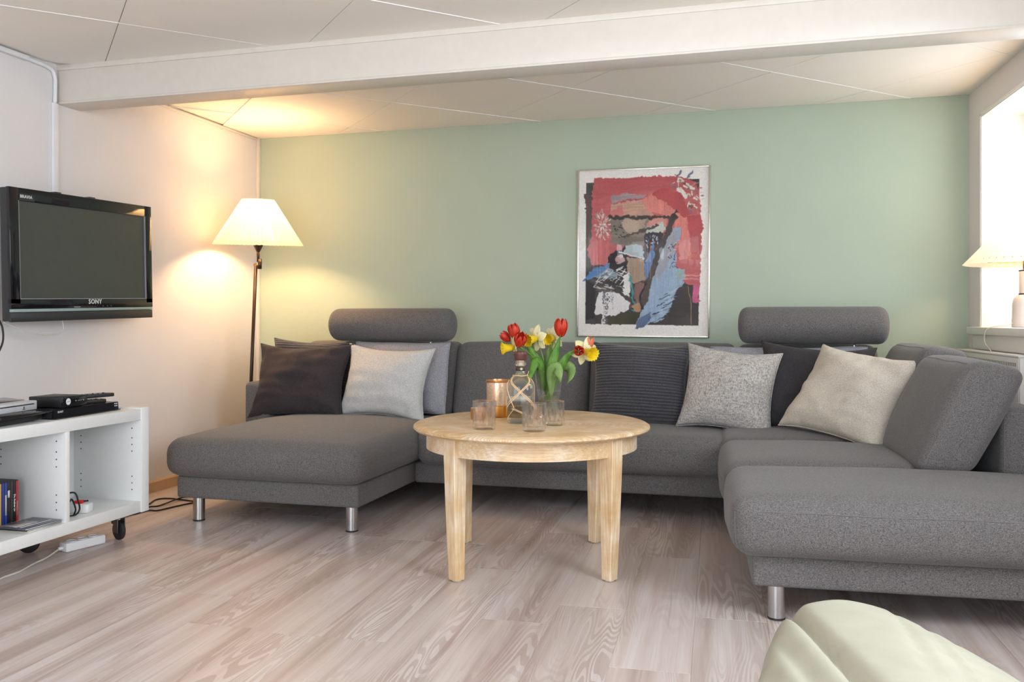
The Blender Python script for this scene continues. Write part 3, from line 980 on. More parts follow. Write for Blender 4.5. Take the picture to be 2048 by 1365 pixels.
def thick_arc(r, z0, z1, a0, a1, t=.0006, n=12):
    V, F = [], []
    for k in range(n + 1):
        a = a0 + (a1 - a0) * k / n
        for rr, z in ((r, z0), (r, z1), (r + t, z1), (r + t, z0)):
            V.append(Vector(sq(1.2)(a, rr, z)))
    for k in range(n):
        for j in range(4):
            F.append((k * 4 + j, k * 4 + (j + 1) % 4, (k + 1) * 4 + (j + 1) % 4, (k + 1) * 4 + j))
    F += [(0, 1, 2, 3), (n * 4 + 3, n * 4 + 2, n * 4 + 1, n * 4)]
    return V, F
obj('back_label', thick_arc(.0612, .034, .088, R_(35), R_(140)), M['label_dark'], bt)
obj('back_label', thick_arc(.0630, .094, .118, R_(50), R_(130)), M['label_pale'], bt)
obj('neck_band', thick_arc(.0212, .240, .258, R_(-180), R_(180), .0006, 30), M['label_dark'], bt)
obj('neck_seal', xf(lathe([(.0005, 0), (.006, .001), (.0065, .003), (.0005, .0035)], 16, False, False), Matrix.Translation((0.004, -.0215, .249)) @ Matrix.Rotation(PI / 2, 4, 'X')), M['label_pale'], bt)
obj('stopper', lathe([(.0160, .262), (.0160, .29)], 24), M['cork'], bt)
obj('wax_cap', lathe([(.024, .288), (.0285, .292), (.0275, .304), (.0310, .312), (.0310, .324), (.029, .328), (.010, .330)], 32), M['wax'], bt)
for i, (a0, z0, a1, z1) in enumerate(((-150, .215, -20, .075), (-155, .2145, -25, .0705), (-30, .215, -165, .07), (-26, .2145, -158, .066), (-160, .20, -115, .075), (-120, .074, -30, .028), (-124, .071, -36, .026),
                                      (-115, .07, -150, .02), (-20, .205, 5, .09), (30, .21, 160, .05), (150, .21, 20, .06), (-22, .075, 15, .02))):
    P = []
    for k in range(19):
        t = k / 18
        z = z0 + (z1 - z0) * t
        rr = np.interp(z, [o[1] for o in outer[:9]], [o[0] for o in outer[:9]]) + .0016
        P.append(sq(1.2)(R_(a0 + (a1 - a0) * t), rr, z))
    obj('raffia_strand', tube(P, .0020, 6, smooth=False, flat=.6), M['raffia'], bt)
obj('raffia_collar', tube([(.034 * math.cos(2 * PI * k / 30), .034 * math.sin(2 * PI * k / 30), .2185 + .001 * math.sin(k)) for k in range(30)], .0022, 6, smooth=False, closed=True), M['raffia'], bt)
obj('raffia_tail', tube([(.026, -.026, .219), (.034, -.031, .228), (.038, -.034, .240)], .0015, 6), M['raffia'], bt)

bt.scale = (.95, .95, .94)
# candle holders
ch = thing('candle_holder', 'tall copper and mercury glass candle holder behind the bottle', 'candle holder', (-1.150, 3.885, TH))
obj('cylinder', lathe([(.048, .050), (.052, .052), (.054, .06), (.0545, .160), (.054, .166), (.052, .166), (.0515, .06), (.046, .052)], 48, False, False), M['mercury'], ch, False, 40)
obj('metal_base', lathe([(.046, 0), (.052, .002), (.0535, .008), (.0545, .050), (.052, .053), (.001, .053)], 48, True, False), M['gold'], ch, False, 40)
obj('rim_band', lathe([(.0546, .158), (.0560, .160), (.0560, .168), (.0520, .169), (.0512, .160)], 48, False, False), M['copper'], ch, False, 40)
obj('candle', lathe([(.030, .053), (.030, .085), (.026, .088), (.001, .086)], 24, True, False), M['cork'], ch, False, 40)
def tealight(label, x, y):
    c = thing('tealight_holder', label, 'candle holder', (x, y, TH), 0, 'small copper tealight holders')
    obj('cup', lathe([(.022, 0), (.030, .003), (.034, .02), (.034, .052), (.0325, .053), (.031, .050), (.031, .02), (.025, .008), (.001, .007)], 32, True, False), M['copper'], c, False, 45)
    obj('tealight', lathe([(.019, .008), (.019, .022), (.002, .022)], 20, True, True), M['cork'], c, False, 45)
tealight('small copper tealight cup half hidden behind the left whisky glass', -1.200, 3.735)
tealight('small copper tealight cup between bottle and vase', -.962, 3.835)

# vase with flowers
VX, VY = -.943, 4.014
vs = thing('flower_vase', 'clear fluted glass vase holding tulips and daffodils', 'vase', (VX, VY, TH))
def flute(a, rr, z):
    k = 1 + (.018 * math.cos(a * 10) if rr > .03 else 0)
    return (rr * k * math.cos(a), rr * k * math.sin(a), z)
vo = [(.040, 0), (.045, .003), (.047, .012)] + [(.047 + .021 * (k / 10) ** 1.15, .012 + .196 * k / 10) for k in range(1, 11)] + [(.0675, .2105), (.066, .2105)]
vi = [(.065 - .021 * (k / 10) ** .9, .208 - .188 * k / 10) for k in range(0, 11)] + [(.03, .018), (.001, .017)]
obj('glass_wall', lathe(vo + vi, 80, True, False, flute), M['glass'], vs)
obj('mid_ring', tube([(.0595 * math.cos(2 * PI * k / 48), .0595 * math.sin(2 * PI * k / 48), .115) for k in range(48)], .0012, 6, smooth=False, closed=True), M['glass'], vs)
obj('water', lathe([(.001, .0185), (.030, .0195), (.0430, .022), (.0500, .090), (.001, .0905)], 48, False, False), M['water'], vs)
RIGHT = Vector((math.cos(R_(15.6)), math.sin(R_(15.6)), 0)); FWD = Vector((-math.sin(R_(15.6)), math.cos(R_(15.6)), 0))
def fl_pos(a, d, z):
    """flower position: a metres to the right of the vase, d behind it, world height z"""
    return Vector((VX, VY, 0)) + RIGHT * a + FWD * d + Vector((0, 0, z))
def stem_path(end, root_a, root_d, bend):
    b = fl_pos(root_a, root_d, TH + .025)
    m1 = fl_pos(root_a * .2 + bend * .30, root_d * .3, TH + .125)
    rim = fl_pos(bend, 0.0, TH + .222)
    e = Vector(end)
    mid = rim.lerp(e, .55) + Vector((0, 0, .012))
    return [b, m1, rim, mid, e]
def petal(L, Wd, cup, n=7, m=6, tip=.5):
    V, F = [], []
    for i in range(n + 1):
        t = i / n
        w = Wd * math.sin(PI * min(1, (.12 + .88 * t)) ** 1.0) ** tip * (1 if t < .98 else .4)
        for j in range(m + 1):
            s = -1 + 2 * j / m
            V.append((t, s, w))
        for_j = 0
    return n, m, V
def surf(fn, n, m, th=.0006):
    """two sided thin leaf from fn(t,s) -> Vector"""
    P = [[Vector(fn(i / n, -1 + 2 * j / m)) for j in range(m + 1)] for i in range(n + 1)]
    V, F = [], []
    N = []
    for i in range(n + 1):
        for j in range(m + 1):
            du = P[min(i + 1, n)][j] - P[max(i - 1, 0)][j]; dv = P[i][min(j + 1, m)] - P[i][max(j - 1, 0)]
            nn = du.cross(dv)
            nn = nn.normalized() if nn.length > 1e-12 else Vector((0, 0, 1))
            N.append(nn)
    for sgn in (1, -1):
        for i in range(n + 1):
            for j in range(m + 1):
                V.append(P[i][j] + N[i * (m + 1) + j] * th * sgn)
    K = (n + 1) * (m + 1)
    for i in range(n):
        for j in range(m):
            a, b, c, d = i * (m + 1) + j, i * (m + 1) + j + 1, (i + 1) * (m + 1) + j + 1, (i + 1) * (m + 1) + j
            F.append((a, b, c, d)); F.append((K + d, K + c, K + b, K + a))
    rim = [(i, 0) for i in range(n + 1)] + [(n, j) for j in range(1, m + 1)] + [(i, m) for i in range(n - 1, -1, -1)] + [(0, j) for j in range(m - 1, 0, -1)]
    ids = [i * (m + 1) + j for i, j in rim]
    for a, b in zip(ids, ids[1:] + ids[:1]):
        F.append((a, K + a, K + b, b))
    return V, F
def frame_to(d):
    return Vector(d).to_track_quat('Z', 'Y').to_matrix().to_4x4()
def leaf_obj(parent, pts, wmax, mat, twist=0.0, face=None, fold=.35):
    path = spline(pts, 8)
    m = len(path)
    face = Vector(face if face is not None else -FWD)
    def fn(t, s):
        x = t * (m - 1); i = min(int(x), m - 2); p = path[i].lerp(path[i + 1], x - i)
        tg = (path[i + 1] - path[i]).normalized()
        side = tg.cross(face)
        side = side.normalized() if side.length > .05 else tg.orthogonal().normalized()
        side = Matrix.Rotation(twist * t, 3, tg) @ side
        nn = side.cross(tg)
        w = wmax * (math.sin(PI * min(.999, .10 + .90 * t)) ** .75) * (.55 + .45 * math.sin(PI * min(1, t * 1.15)))
        if t > .97: w *= .3
        return p + side * (s * w) + nn * (-fold * abs(s) ** 1.6 * w)
    return obj('leaf', surf(fn, 18, 6), mat, parent)
def tulip(label, end, dirn, size, mat, root, bend, leaves=()):
    t = thing('tulip', label, 'flower', (VX, VY, TH + .025), 0, None)
    path = stem_path(end, root[0], root[1], bend)
    obj('stem', tube(path, .0032, 8), M['stem'], t, True)
    T = Matrix.Translation(end) @ frame_to(dirn)
    for k in range(6):
        a = k * PI / 3 + (0 if k % 2 == 0 else 0)
        inner = k % 2
        def fn(tt, s):
            r = size * (.37 * math.sin(PI * (tt * .62 + .10)) ** .8 - (.03 if inner else 0)) * (1 if tt > .02 else .35)
            if tt > .8: r *= 1 - (tt - .8) * .9
            wa = .62 * math.sin(PI * (.14 + .80 * tt)) ** .7
            an = a + s * wa
            return T @ Vector((r * math.cos(an), r * math.sin(an), size * tt * (1.0 - .05 * s * s) - .004))
        obj('petal', surf(fn, 10, 6), mat, t, True)
    for lf in leaves:
        leaf_obj_world(t, *lf)
    return t
def leaf_obj_world(t, pts, w, mat, twist=0.0, face=None, fold=.35):
    o = leaf_obj(None, pts, w, mat, twist, face, fold)
    o.data.transform(world_of(t).inverted())
    o.parent = t
def daffodil(label, end, dirn, size, root, bend):
    t = thing('daffodil', label, 'flower', (VX, VY, TH + .025), 0, None)
    path = stem_path(Vector(end) - Vector(dirn).normalized() * .004, root[0], root[1], bend)
    obj('stem', tube(path, .0026, 8), M['stem'], t, True)
    T = Matrix.Translation(end) @ frame_to(dirn)
    for k in range(6):
        a = k * PI / 3 + .3
        def fn(tt, s):
            r = size * .08 + size * .95 * tt
            w = size * .36 * math.sin(PI * min(.995, .18 + .80 * tt)) ** .8 * (1 if tt < .97 else .3)
            c = Vector((math.cos(a), math.sin(a), 0)) * r + Vector((-math.sin(a), math.cos(a), 0)) * (s * w)
            c.z = size * (-.10 + .10 * math.sin(tt * 3 + k) - .12 * tt * tt) + .05 * size * s * s
            return T @ c
        obj('petal', surf(fn, 8, 4), M['daff_p'], t, True)
    L = size * .95
    def fr(a, rr, z):
        q = 1 + (.11 * math.sin(a * 14) + .05 * math.sin(a * 5)) * max(0, (z / L - .72)) / .28
        v = T @ Vector((rr * q * math.cos(a), rr * q * math.sin(a), z)); return v
    pr = [(size * .20, -.002), (size * .27, L * .2), (size * .30, L * .5), (size * .36, L * .78), (size * .47, L * .97), (size * .49, L), (size * .45, L * .96), (size * .33, L * .76), (size * .27, L * .5), (size * .22, L * .2), (.001, L * .08)]
    obj('trumpet', lathe(pr, 56, True, False, fr), M['daff_y'], t, True)
    return t
P = fl_pos
tulip('red tulip highest of the left-hand cluster above the wax stopper', P(-.150, -.01, .965), (-.25, -.15, .9), .076, M['tulip'], (.02, .01), -.03,
      [([P(-.01, .01, .70), P(-.03, -.005, .82), P(-.075, -.01, .90), P(-.105, -.02, .955)], .022, M['leaf'], .3)])
tulip('red tulip leaning down to the front left over the wax stopper', P(-.142, -.06, .932), (.30, -.45, .60), .080, M['tulip'], (.01, -.015), -.035,
      [([P(-.02, -.02, .72), P(-.035, -.03, .83), P(-.06, -.045, .86), P(-.09, -.06, .79), P(-.10, -.06, .755)], .022, M['leaf'], .5)])
tulip('small red tulip at the far left edge of the bouquet', P(-.183, .01, .955), (-.6, -.1, .55), .058, M['tulip'], (.015, .02), -.038,
      [([P(-.02, .02, .72), P(-.05, .02, .81), P(-.08, .02, .90), P(-.072, .03, .985)], .015, M['leaf'], .2)])
tulip('tall red tulip standing upright at the top of the bouquet', P(.056, -.005, .975), (.04, -.10, 1), .088, M['tulip'], (-.02, -.01), .008,
      [([P(.0, -.02, .72), P(.012, -.035, .83), P(.035, -.035, .91), P(.055, -.03, .985)], .024, M['leaf'], .15),
       ([P(-.0, .03, .72), P(-.005, .03, .82), P(.0, .03, .90), P(.012, .03, .955)], .019, M['leaf_pale'], -.2)])
tulip('red tulip hanging at the right with its cup towards the viewer', P(.137, -.04, .905), (.22, -.85, .12), .066, M['tulip'], (-.03, .0), .03,
      [([P(.02, -.015, .72), P(.05, -.03, .82), P(.09, -.03, .885), P(.135, -.03, .918)], .020, M['leaf'], .35)])
tulip('pale orange tulip behind the daffodil at the right edge', P(.185, .02, .915), (.25, -.1, .9), .062, M['tulip_orange'], (-.03, .015), .036,
      [([P(.03, -.0, .75), P(.055, .0, .83), P(.098, .01, .825), P(.100, -.01, .785), P(.085, -.02, .755)], .028, M['leaf_pale'], .9),
       ([P(.01, -.045, .70), P(.012, -.062, .79), P(.028, -.085, .832), P(.045, -.10, .80), P(.05, -.102, .765)], .030, M['leaf_pale'], .2)])
daffodil('daffodil hanging at the left below the red tulip cluster', P(-.165, -.03, .925), (-.75, -.45, -.10), .058, (.025, -.01), -.034)
daffodil('daffodil in the middle of the bouquet left of the tall tulip', P(-.060, -.005, .965), (-.35, -.60, -.10), .064, (.01, .02), -.015)
daffodil('daffodil half hidden behind the tall upright tulip', P(.022, .03, .968), (-.25, -.75, -.10), .058, (-.01, .02), .005)
daffodil('daffodil facing right at the right edge of the bouquet', P(.172, -.01, .905), (.65, -.62, -.18), .066, (-.03, .005), .032)

# ================================================================== PICTURE
PX0, PX1, PZ0, PZ1 = -1.158, -.296, .940, 2.044
pc = thing('framed_print', 'large framed abstract print in red, blue, black and white on the green wall', 'picture', ((PX0 + PX1) / 2, YB, PZ0))
pc.matrix_basis = Matrix.Translation(((PX0 + PX1) / 2, YB, PZ0)) @ Matrix.Rotation(R_(.35), 4, 'Y')
PWd, PHt = PX1 - PX0, PZ1 - PZ0
fw, fd = .010, .028
for lo, hi in (((-PWd / 2, -fd, 0), (-PWd / 2 + fw, -.001, PHt)), ((PWd / 2 - fw, -fd, 0), (PWd / 2, -.001, PHt)), ((-PWd / 2 + fw, -fd, 0), (PWd / 2 - fw, -.001, fw)), ((-PWd / 2 + fw, -fd, PHt - fw), (PWd / 2 - fw, -.001, PHt))):
    obj('frame_bar', box(lo, hi, .0015), M['frame_silver'], pc, False, 30)
obj('backing_board', box((-PWd / 2 + fw, -.012, fw), (PWd / 2 - fw, -.002, PHt - fw), 0), M['felt'], pc, False, 30)
obj('glass_pane', box((-PWd / 2 + fw, -.0215, fw), (PWd / 2 - fw, -.0195, PHt - fw), 0), M['pane'], pc)
# the print: painted in numpy on a fine vertex grid (coordinates of a 1144 x 1365 sketch)
GX, GY = 400, 506
X0s, X1s, Y0s, Y1s = 92, 1060, 70, 1306
gx, gy = np.meshgrid(np.linspace(X0s, X1s, GX), np.linspace(Y0s, Y1s, GY))
rs = np.random.RandomState(11)
def vnoise(sx, sy, seed):
    r = np.random.RandomState(seed)
    w, h = int((X1s - X0s) / sx) + 3, int((Y1s - Y0s) / sy) + 3
    g = r.rand(h, w) * 2 - 1
    u = (gx - X0s) / sx; v = (gy - Y0s) / sy
    i = u.astype(int); j = v.astype(int); a = u - i; b = v - j
    a = a * a * (3 - 2 * a); b = b * b * (3 - 2 * b)
    return (g[j, i] * (1 - a) + g[j, i + 1] * a) * (1 - b) + (g[j + 1, i] * (1 - a) + g[j + 1, i + 1] * a) * b
jx = vnoise(14, 14, 1) * 7 + vnoise(40, 40, 2) * 6; jy = vnoise(14, 14, 3) * 7 + vnoise(40, 40, 4) * 6
streakv = .6 * vnoise(5, 70, 5) + .4 * vnoise(17, 160, 15); streakh = .6 * vnoise(70, 5, 6) + .4 * vnoise(160, 17, 16); grain = vnoise(6, 6, 7); cloud = vnoise(70, 70, 8)
paint = np.zeros((GY, GX, 3)); paint[:] = srgb(243, 238, 232)[:3]
def inside(pts, x, y):
    m = np.zeros(x.shape, bool)
    n = len(pts)
    for k in range(n):
        x0, y0 = pts[k]; x1, y1 = pts[(k + 1) % n]
        if y0 == y1: continue
        c = ((y0 > y) != (y1 > y)) & (x < (x1 - x0) * (y - y0) / (y1 - y0) + x0)
        m ^= c
    return m
FULL = (slice(None), slice(None))
def blend(mask, col, var=.10, tex=None, alpha=1.0, sl=FULL):
    c = np.array(srgb(*col)[:3])
    tx = (tex if tex is not None else cloud)[sl][..., None]
    cc = np.clip(c * (1 + var * 1.3 * tx), 0, 1)
    a = (mask.astype(float) * alpha)[..., None]
    paint[sl] = paint[sl] * (1 - a) + cc * a
def P_(pts, col, rough=1.0, var=.10, tex=None, alpha=1.0, dry=None):
    m = inside(pts, gx + jx * rough, gy + jy * rough)
    if dry is not None: m &= (dry[0] > dry[1])
    blend(m, col, var, tex, alpha)
def S_(pts, w, col, rough=.6, var=.1, alpha=1.0, dry=None):
    m_ = w / 2 + 18
    i0 = max(0, int((min(p[0] for p in pts) - m_ - X0s) / (X1s - X0s) * (GX - 1))); i1 = min(GX, int((max(p[0] for p in pts) + m_ - X0s) / (X1s - X0s) * (GX - 1)) + 2)
    j0 = max(0, int((min(p[1] for p in pts) - m_ - Y0s) / (Y1s - Y0s) * (GY - 1))); j1 = min(GY, int((max(p[1] for p in pts) + m_ - Y0s) / (Y1s - Y0s) * (GY - 1)) + 2)
    if i1 <= i0 or j1 <= j0: return
    sl = (slice(j0, j1), slice(i0, i1))
    X, Y = (gx + jx * rough)[sl], (gy + jy * rough)[sl]
    d = np.full(X.shape, 1e9)
    for (x0, y0), (x1, y1) in zip(pts[:-1], pts[1:]):
        L = (x1 - x0) ** 2 + (y1 - y0) ** 2 + 1e-9
        t = np.clip(((X - x0) * (x1 - x0) + (Y - y0) * (y1 - y0)) / L, 0, 1)
        d = np.minimum(d, np.hypot(X - x0 - t * (x1 - x0), Y - y0 - t * (y1 - y0)))
    m = np.clip((w / 2 - d) / 3.0 + .5, 0, 1)
    if dry is not None: m = m * (dry[0] > dry[1])[sl]
    blend(m, col, var, streakv, alpha, sl)
P_([(145, 155), (992, 155), (992, 1228), (145, 1222)], (62, 58, 62), 0, .12)
P_([(145, 155), (200, 155), (190, 245), (145, 240)], (70, 72, 66), .2)
P_([(200, 122), (520, 128), (690, 122), (900, 138), (975, 190), (1000, 330), (1015, 520), (1005, 700), (1000, 860), (995, 940), (890, 930), (850, 800), (600, 700), (340, 720), (300, 770), (200, 770), (160, 670), (185, 480), (190, 250)], (200, 88, 92), 1.2, .12, streakh)
P_([(200, 122), (900, 138), (975, 190), (960, 230), (600, 235), (330, 250), (210, 300)], (192, 74, 80), 1.2, .10, streakh, .7)
for k in range(60):
    x = rs.uniform(620, 790); y = rs.uniform(235, 380); a = rs.uniform(.3, 1.3); L = rs.uniform(20, 55)
    S_([(x, y), (x - L * math.cos(a), y + L * math.sin(a))], rs.uniform(2, 4), (222, 138, 128), .3, .1, .7)
P_([(130, 240), (190, 245), (195, 400), (180, 620), (148, 640), (150, 420)], (98, 74, 74), 1, .2, streakv)
P_([(160, 640), (320, 560), (320, 770), (195, 780), (165, 700)], (202, 92, 98), 1, .15, streakv)
P_([(330, 262), (430, 250), (600, 262), (590, 300), (430, 300), (335, 315)], (160, 142, 146), 1.2, .15, streakh)
S_([(370, 318), (470, 300), (600, 285)], 16, (190, 60, 76), 1)
P_([(330, 320), (640, 290), (660, 350), (650, 410), (330, 410)], (198, 150, 128), 1.3, .18, streakh)
P_([(330, 380), (420, 330), (420, 410), (330, 412)], (212, 116, 112), 1.2, .1)
P_([(560, 300), (700, 240), (760, 330), (900, 420), (940, 620), (930, 760), (850, 740), (820, 560), (800, 420), (640, 400)], (224, 124, 112), 1.6, .18, streakv)
P_([(640, 260), (740, 210), (860, 260), (930, 400), (880, 430), (770, 330)], (186, 62, 66), 1.2, .15)
P_([(900, 420), (1005, 420), (1010, 560), (995, 700), (940, 700), (920, 560)], (188, 60, 70), 1, .15)
for k in range(46):
    a = rs.uniform(-1.45, .35); r = rs.uniform(150, 265)
    x = 770 + r * 1.0 * math.cos(a) * .95; y = 330 + r * math.sin(a) * 1.0 * .9
    x = min(1010, x)
    c = [(226, 219, 212), (118, 112, 128), (150, 140, 120), (212, 120, 100), (84, 74, 80), (226, 214, 190)][rs.randint(6)]
    L = rs.uniform(8, 34); b = a + rs.uniform(-.5, 2.0)
    S_([(x, y), (x + L * math.cos(b), y + L * math.sin(b))], rs.uniform(4, 14), c, .5)
for x, y, w in ((845, 232, 26), (868, 248, 24), (885, 275, 22), (935, 218, 24), (905, 190, 16), (960, 300, 14)):
    S_([(x - 8, y - 6), (x + 10, y + 8)], w, (228, 220, 210), .8)
for x, y in ((845, 112), (925, 118)):
    S_([(x - 12, y + 18), (x + 14, y - 14)], 18, (120, 118, 136), 1)
# grey / olive field
P_([(325, 415), (600, 410), (640, 440), (600, 640), (430, 640), (335, 610)], (134, 122, 108), 1, .2, streakh)
P_([(430, 440), (600, 440), (590, 520), (480, 560), (430, 500)], (178, 154, 132), 1.4, .15)
P_([(640, 430), (760, 440), (740, 520), (640, 560), (600, 500)], (206, 134, 122), 1.2, .15)
P_([(600, 500), (700, 470), (760, 500), (720, 540), (600, 545)], (190, 196, 186), 1.6, .15)
S_([(330, 425), (560, 425), (700, 430), (830, 425)], 22, (64, 54, 52), 1.5)
S_([(430, 570), (560, 530), (690, 485)], 22, (84, 74, 68), 1.4)
S_([(420, 600), (600, 590)], 50, (120, 108, 98), 1.3)
# white burst on the left
for k in range(95):
    a = rs.uniform(0, 2 * PI); r = rs.uniform(10, 100)
    x = 268 + .62 * r * math.cos(a); y = 480 + 1.05 * r * math.sin(a)
    S_([(x, y), (x + 12 * math.cos(a), y + 26 * math.sin(a))], rs.uniform(3, 8), [(206, 196, 184), (168, 158, 150), (222, 214, 204)][rs.randint(3)], .6)
for k in range(16):
    x = rs.uniform(345, 430); y = rs.uniform(455, 590)
    S_([(x, y), (x + 5, y + 2)], 8, (40, 36, 36), .2)
# dark middle
P_([(590, 540), (730, 540), (690, 700), (640, 860), (600, 900), (585, 700)], (58, 52, 60), 1, .2, streakv)
P_([(640, 660), (660, 600), (670, 720), (640, 830), (595, 900), (590, 780)], (86, 130, 184), 1, .15, streakv)
for k in range(22):
    x = rs.uniform(600, 700); y = rs.uniform(550, 660)
    S_([(x, y), (x + rs.uniform(-10, 10), y + rs.uniform(6, 26))], rs.uniform(3, 8), [(96, 130, 170), (150, 70, 80), (196, 200, 206)][rs.randint(3)], .5)
P_([(330, 690), (440, 640), (470, 720), (460, 820), (330, 830), (310, 760)], (34, 24, 34), 1.2, .2)
P_([(350, 640), (440, 632), (420, 660), (345, 690)], (190, 84, 90), 1.2)
P_([(445, 640), (540, 620), (585, 660), (588, 730), (430, 690)], (176, 194, 198), 1, .15)
S_([(400, 680), (588, 735)], 7, (220, 220, 218), .6)
P_([(370, 720), (430, 700), (440, 750), (380, 770)], (200, 160, 156), 1.2)
P_([(460, 720), (588, 735), (592, 900), (500, 920), (460, 830)], (166, 138, 116), 1, .16, streakv)
P_([(115, 900), (200, 810), (330, 760), (330, 800), (190, 880), (120, 905)], (62, 130, 192), 1, .18, streakh)
P_([(190, 880), (320, 800), (400, 830), (380, 880)], (136, 156, 168), 1.2, .15)
# black lower left, white slabs
P_([(145, 880), (215, 930), (225, 1050), (215, 1222), (145, 1222)], (38, 33, 38), .4, .15)
P_([(190, 890), (330, 940), (470, 1010), (500, 1100), (470, 1110), (230, 960)], (92, 84, 78), .8, .15)
P_([(240, 980), (470, 980), (480, 1030), (478, 1110), (410, 1150), (300, 1165), (298, 1222), (270, 1220), (272, 1155), (216, 1148)], (226, 224, 224), 1, .04, streakv)
P_([(276, 960), (322, 960), (312, 1215), (280, 1215)], (110, 104, 116), 1.6, .2, streakv, 1.0, (grain + streakh * .4, .05))
P_([(330, 970), (365, 970), (360, 1110), (335, 1110)], (150, 148, 156), 1.5, .15, streakv, 1.0, (grain, .15))
S_([(225, 905), (400, 980), (500, 1060)], 26, (74, 66, 62), .8)
for k in range(90):
    x = rs.uniform(200, 450); y0 = 800 + abs(x - 330) * .05; y = rs.uniform(y0 + 10, 955)
    if y < 880 - (x - 190) * .55: continue
    a = rs.choice([.35, -.5, .2, -.9]); L = rs.uniform(18, 60)
    S_([(x, y), (x + L * math.cos(a), y + L * math.sin(a))], rs.uniform(2.5, 5), (236, 234, 232) if rs.rand() < .72 else (34, 30, 34), .3)
P_([(430, 860), (480, 830), (478, 990), (440, 1000)], (228, 226, 224), 1.3, .05)
S_([(480, 870), (500, 960), (500, 1040), (530, 1100), (490, 1150)], 16, (44, 146, 150), 1)
S_([(470, 850), (490, 940)], 8, (120, 190, 190), 1)
P_([(520, 920), (590, 910), (580, 1090), (530, 1100), (510, 1000)], (138, 96, 92), 1, .2, streakv)
P_([(500, 1080), (580, 1050), (570, 1120), (520, 1130)], (186, 138, 100), 1)
P_([(310, 1190), (420, 1130), (560, 1120), (590, 1170), (540, 1222), (310, 1222)], (64, 62, 38), 1.2, .2)
P_([(150, 1190), (215, 1180), (225, 1222), (150, 1222)], (78, 72, 76), .6)
# lower right dark field and blue fan
P_([(830, 930), (992, 930), (992, 1228), (600, 1225), (720, 1080)], (66, 58, 60), .4, .22, streakh)
P_([(800, 510), (860, 510), (850, 600), (820, 620), (830, 800), (890, 830), (880, 930), (820, 980), (790, 1090), (740, 1160), (590, 1240), (515, 1262), (560, 1160), (600, 1060), (640, 900), (690, 740), (760, 590)], (150, 176, 204), 1, .14, streakv)
P_([(700, 720), (780, 560), (840, 520), (830, 640), (760, 800), (690, 880), (660, 900)], (160, 164, 176), 1, .1, streakv)
P_([(515, 1262), (560, 1170), (640, 1130), (640, 1190), (590, 1240)], (92, 116, 158), 1, .15)
for k in range(34):
    y = rs.uniform(930, 1180); x = 880 - (y - 930) * .62 + rs.uniform(-60, 20)
    L = rs.uniform(25, 80)
    S_([(x, y), (x - L, y + L * .42)], rs.uniform(2, 6), (36, 52, 78) if rs.rand() < .6 else (176, 200, 226), .6)
for k in range(26):
    x = rs.uniform(765, 830); y = rs.uniform(610, 810)
    S_([(x, y), (x + rs.uniform(-14, 14), y + rs.uniform(-4, 20))], rs.uniform(4, 9), [(60, 90, 140), (44, 60, 100), (190, 196, 206), (216, 180, 170)][rs.randint(4)], .6)
P_([(830, 830), (890, 815), (890, 880), (840, 890)], (158, 184, 186), 1.2)
S_([(870, 862), (1000, 862)], 5, (226, 170, 172), .4); S_([(860, 888), (1000, 886)], 5, (226, 160, 164), .4)
P_([(955, 930), (1000, 930), (985, 1020), (1010, 1050), (950, 1060), (945, 1040)], (206, 82, 136), 1, .15)
S_([(910, 940), (935, 1050), (940, 1215)], 5, (150, 126, 100), .5)
# the great black check mark
S_([(800, 420), (770, 520), (700, 680), (640, 860), (600, 980)], 40, (70, 62, 60), .8, .2)
S_([(660, 800), (610, 960), (590, 1060)], 44, (86, 74, 68), .8, .2)
S_([(600, 920), (565, 1000), (560, 1060), (580, 1108)], 16, (44, 42, 50), .6)
S_([(825, 380), (800, 430)], 18, (54, 46, 46), 1.2)
# vertical run marks
for x in (205, 232, 254, 300, 312, 612, 634):
    S_([(x, 590 + (x % 7) * 6), (x + 2, 820 + (x % 5) * 16)], 3, (214, 150, 150), .1, .1, .5)
paint = (paint * .84 + .16 * paint.mean(2, keepdims=True) + .012) * (1 + .10 * vnoise(5, 5, 31)[..., None])  # colours muted, with a faint glass haze lifted into them
for _ in range(1):
    pp = np.pad(paint, ((1, 1), (1, 1), (0, 0)), 'edge')
    paint = sum(pp[a:a + GY, b:b + GX] * wt for a, b, wt in ((0, 1, .12), (2, 1, .12), (1, 0, .12), (1, 2, .12), (1, 1, .52)))
me_v = []
for j in range(GY):
    zz = PHt - fw - (PHt - 2 * fw) * j / (GY - 1)
    for i in range(GX):
        me_v.append((-PWd / 2 + fw + (PWd - 2 * fw) * i / (GX - 1), -.0125, zz))
me_f = [(j * GX + i, (j + 1) * GX + i, (j + 1) * GX + i + 1, j * GX + i + 1) for j in range(GY - 1) for i in range(GX - 1)]
pm = bpy.data.meshes.new('print')
pm.from_pydata(me_v, [], me_f)
ca = pm.color_attributes.new('paint', 'FLOAT_COLOR', 'POINT')
ca.data.foreach_set('color', np.concatenate([np.clip(paint, 0, 1).reshape(-1, 3), np.ones((GX * GY, 1))], 1).astype(np.float32).ravel())
obj('print', pm, M['print'], pc)

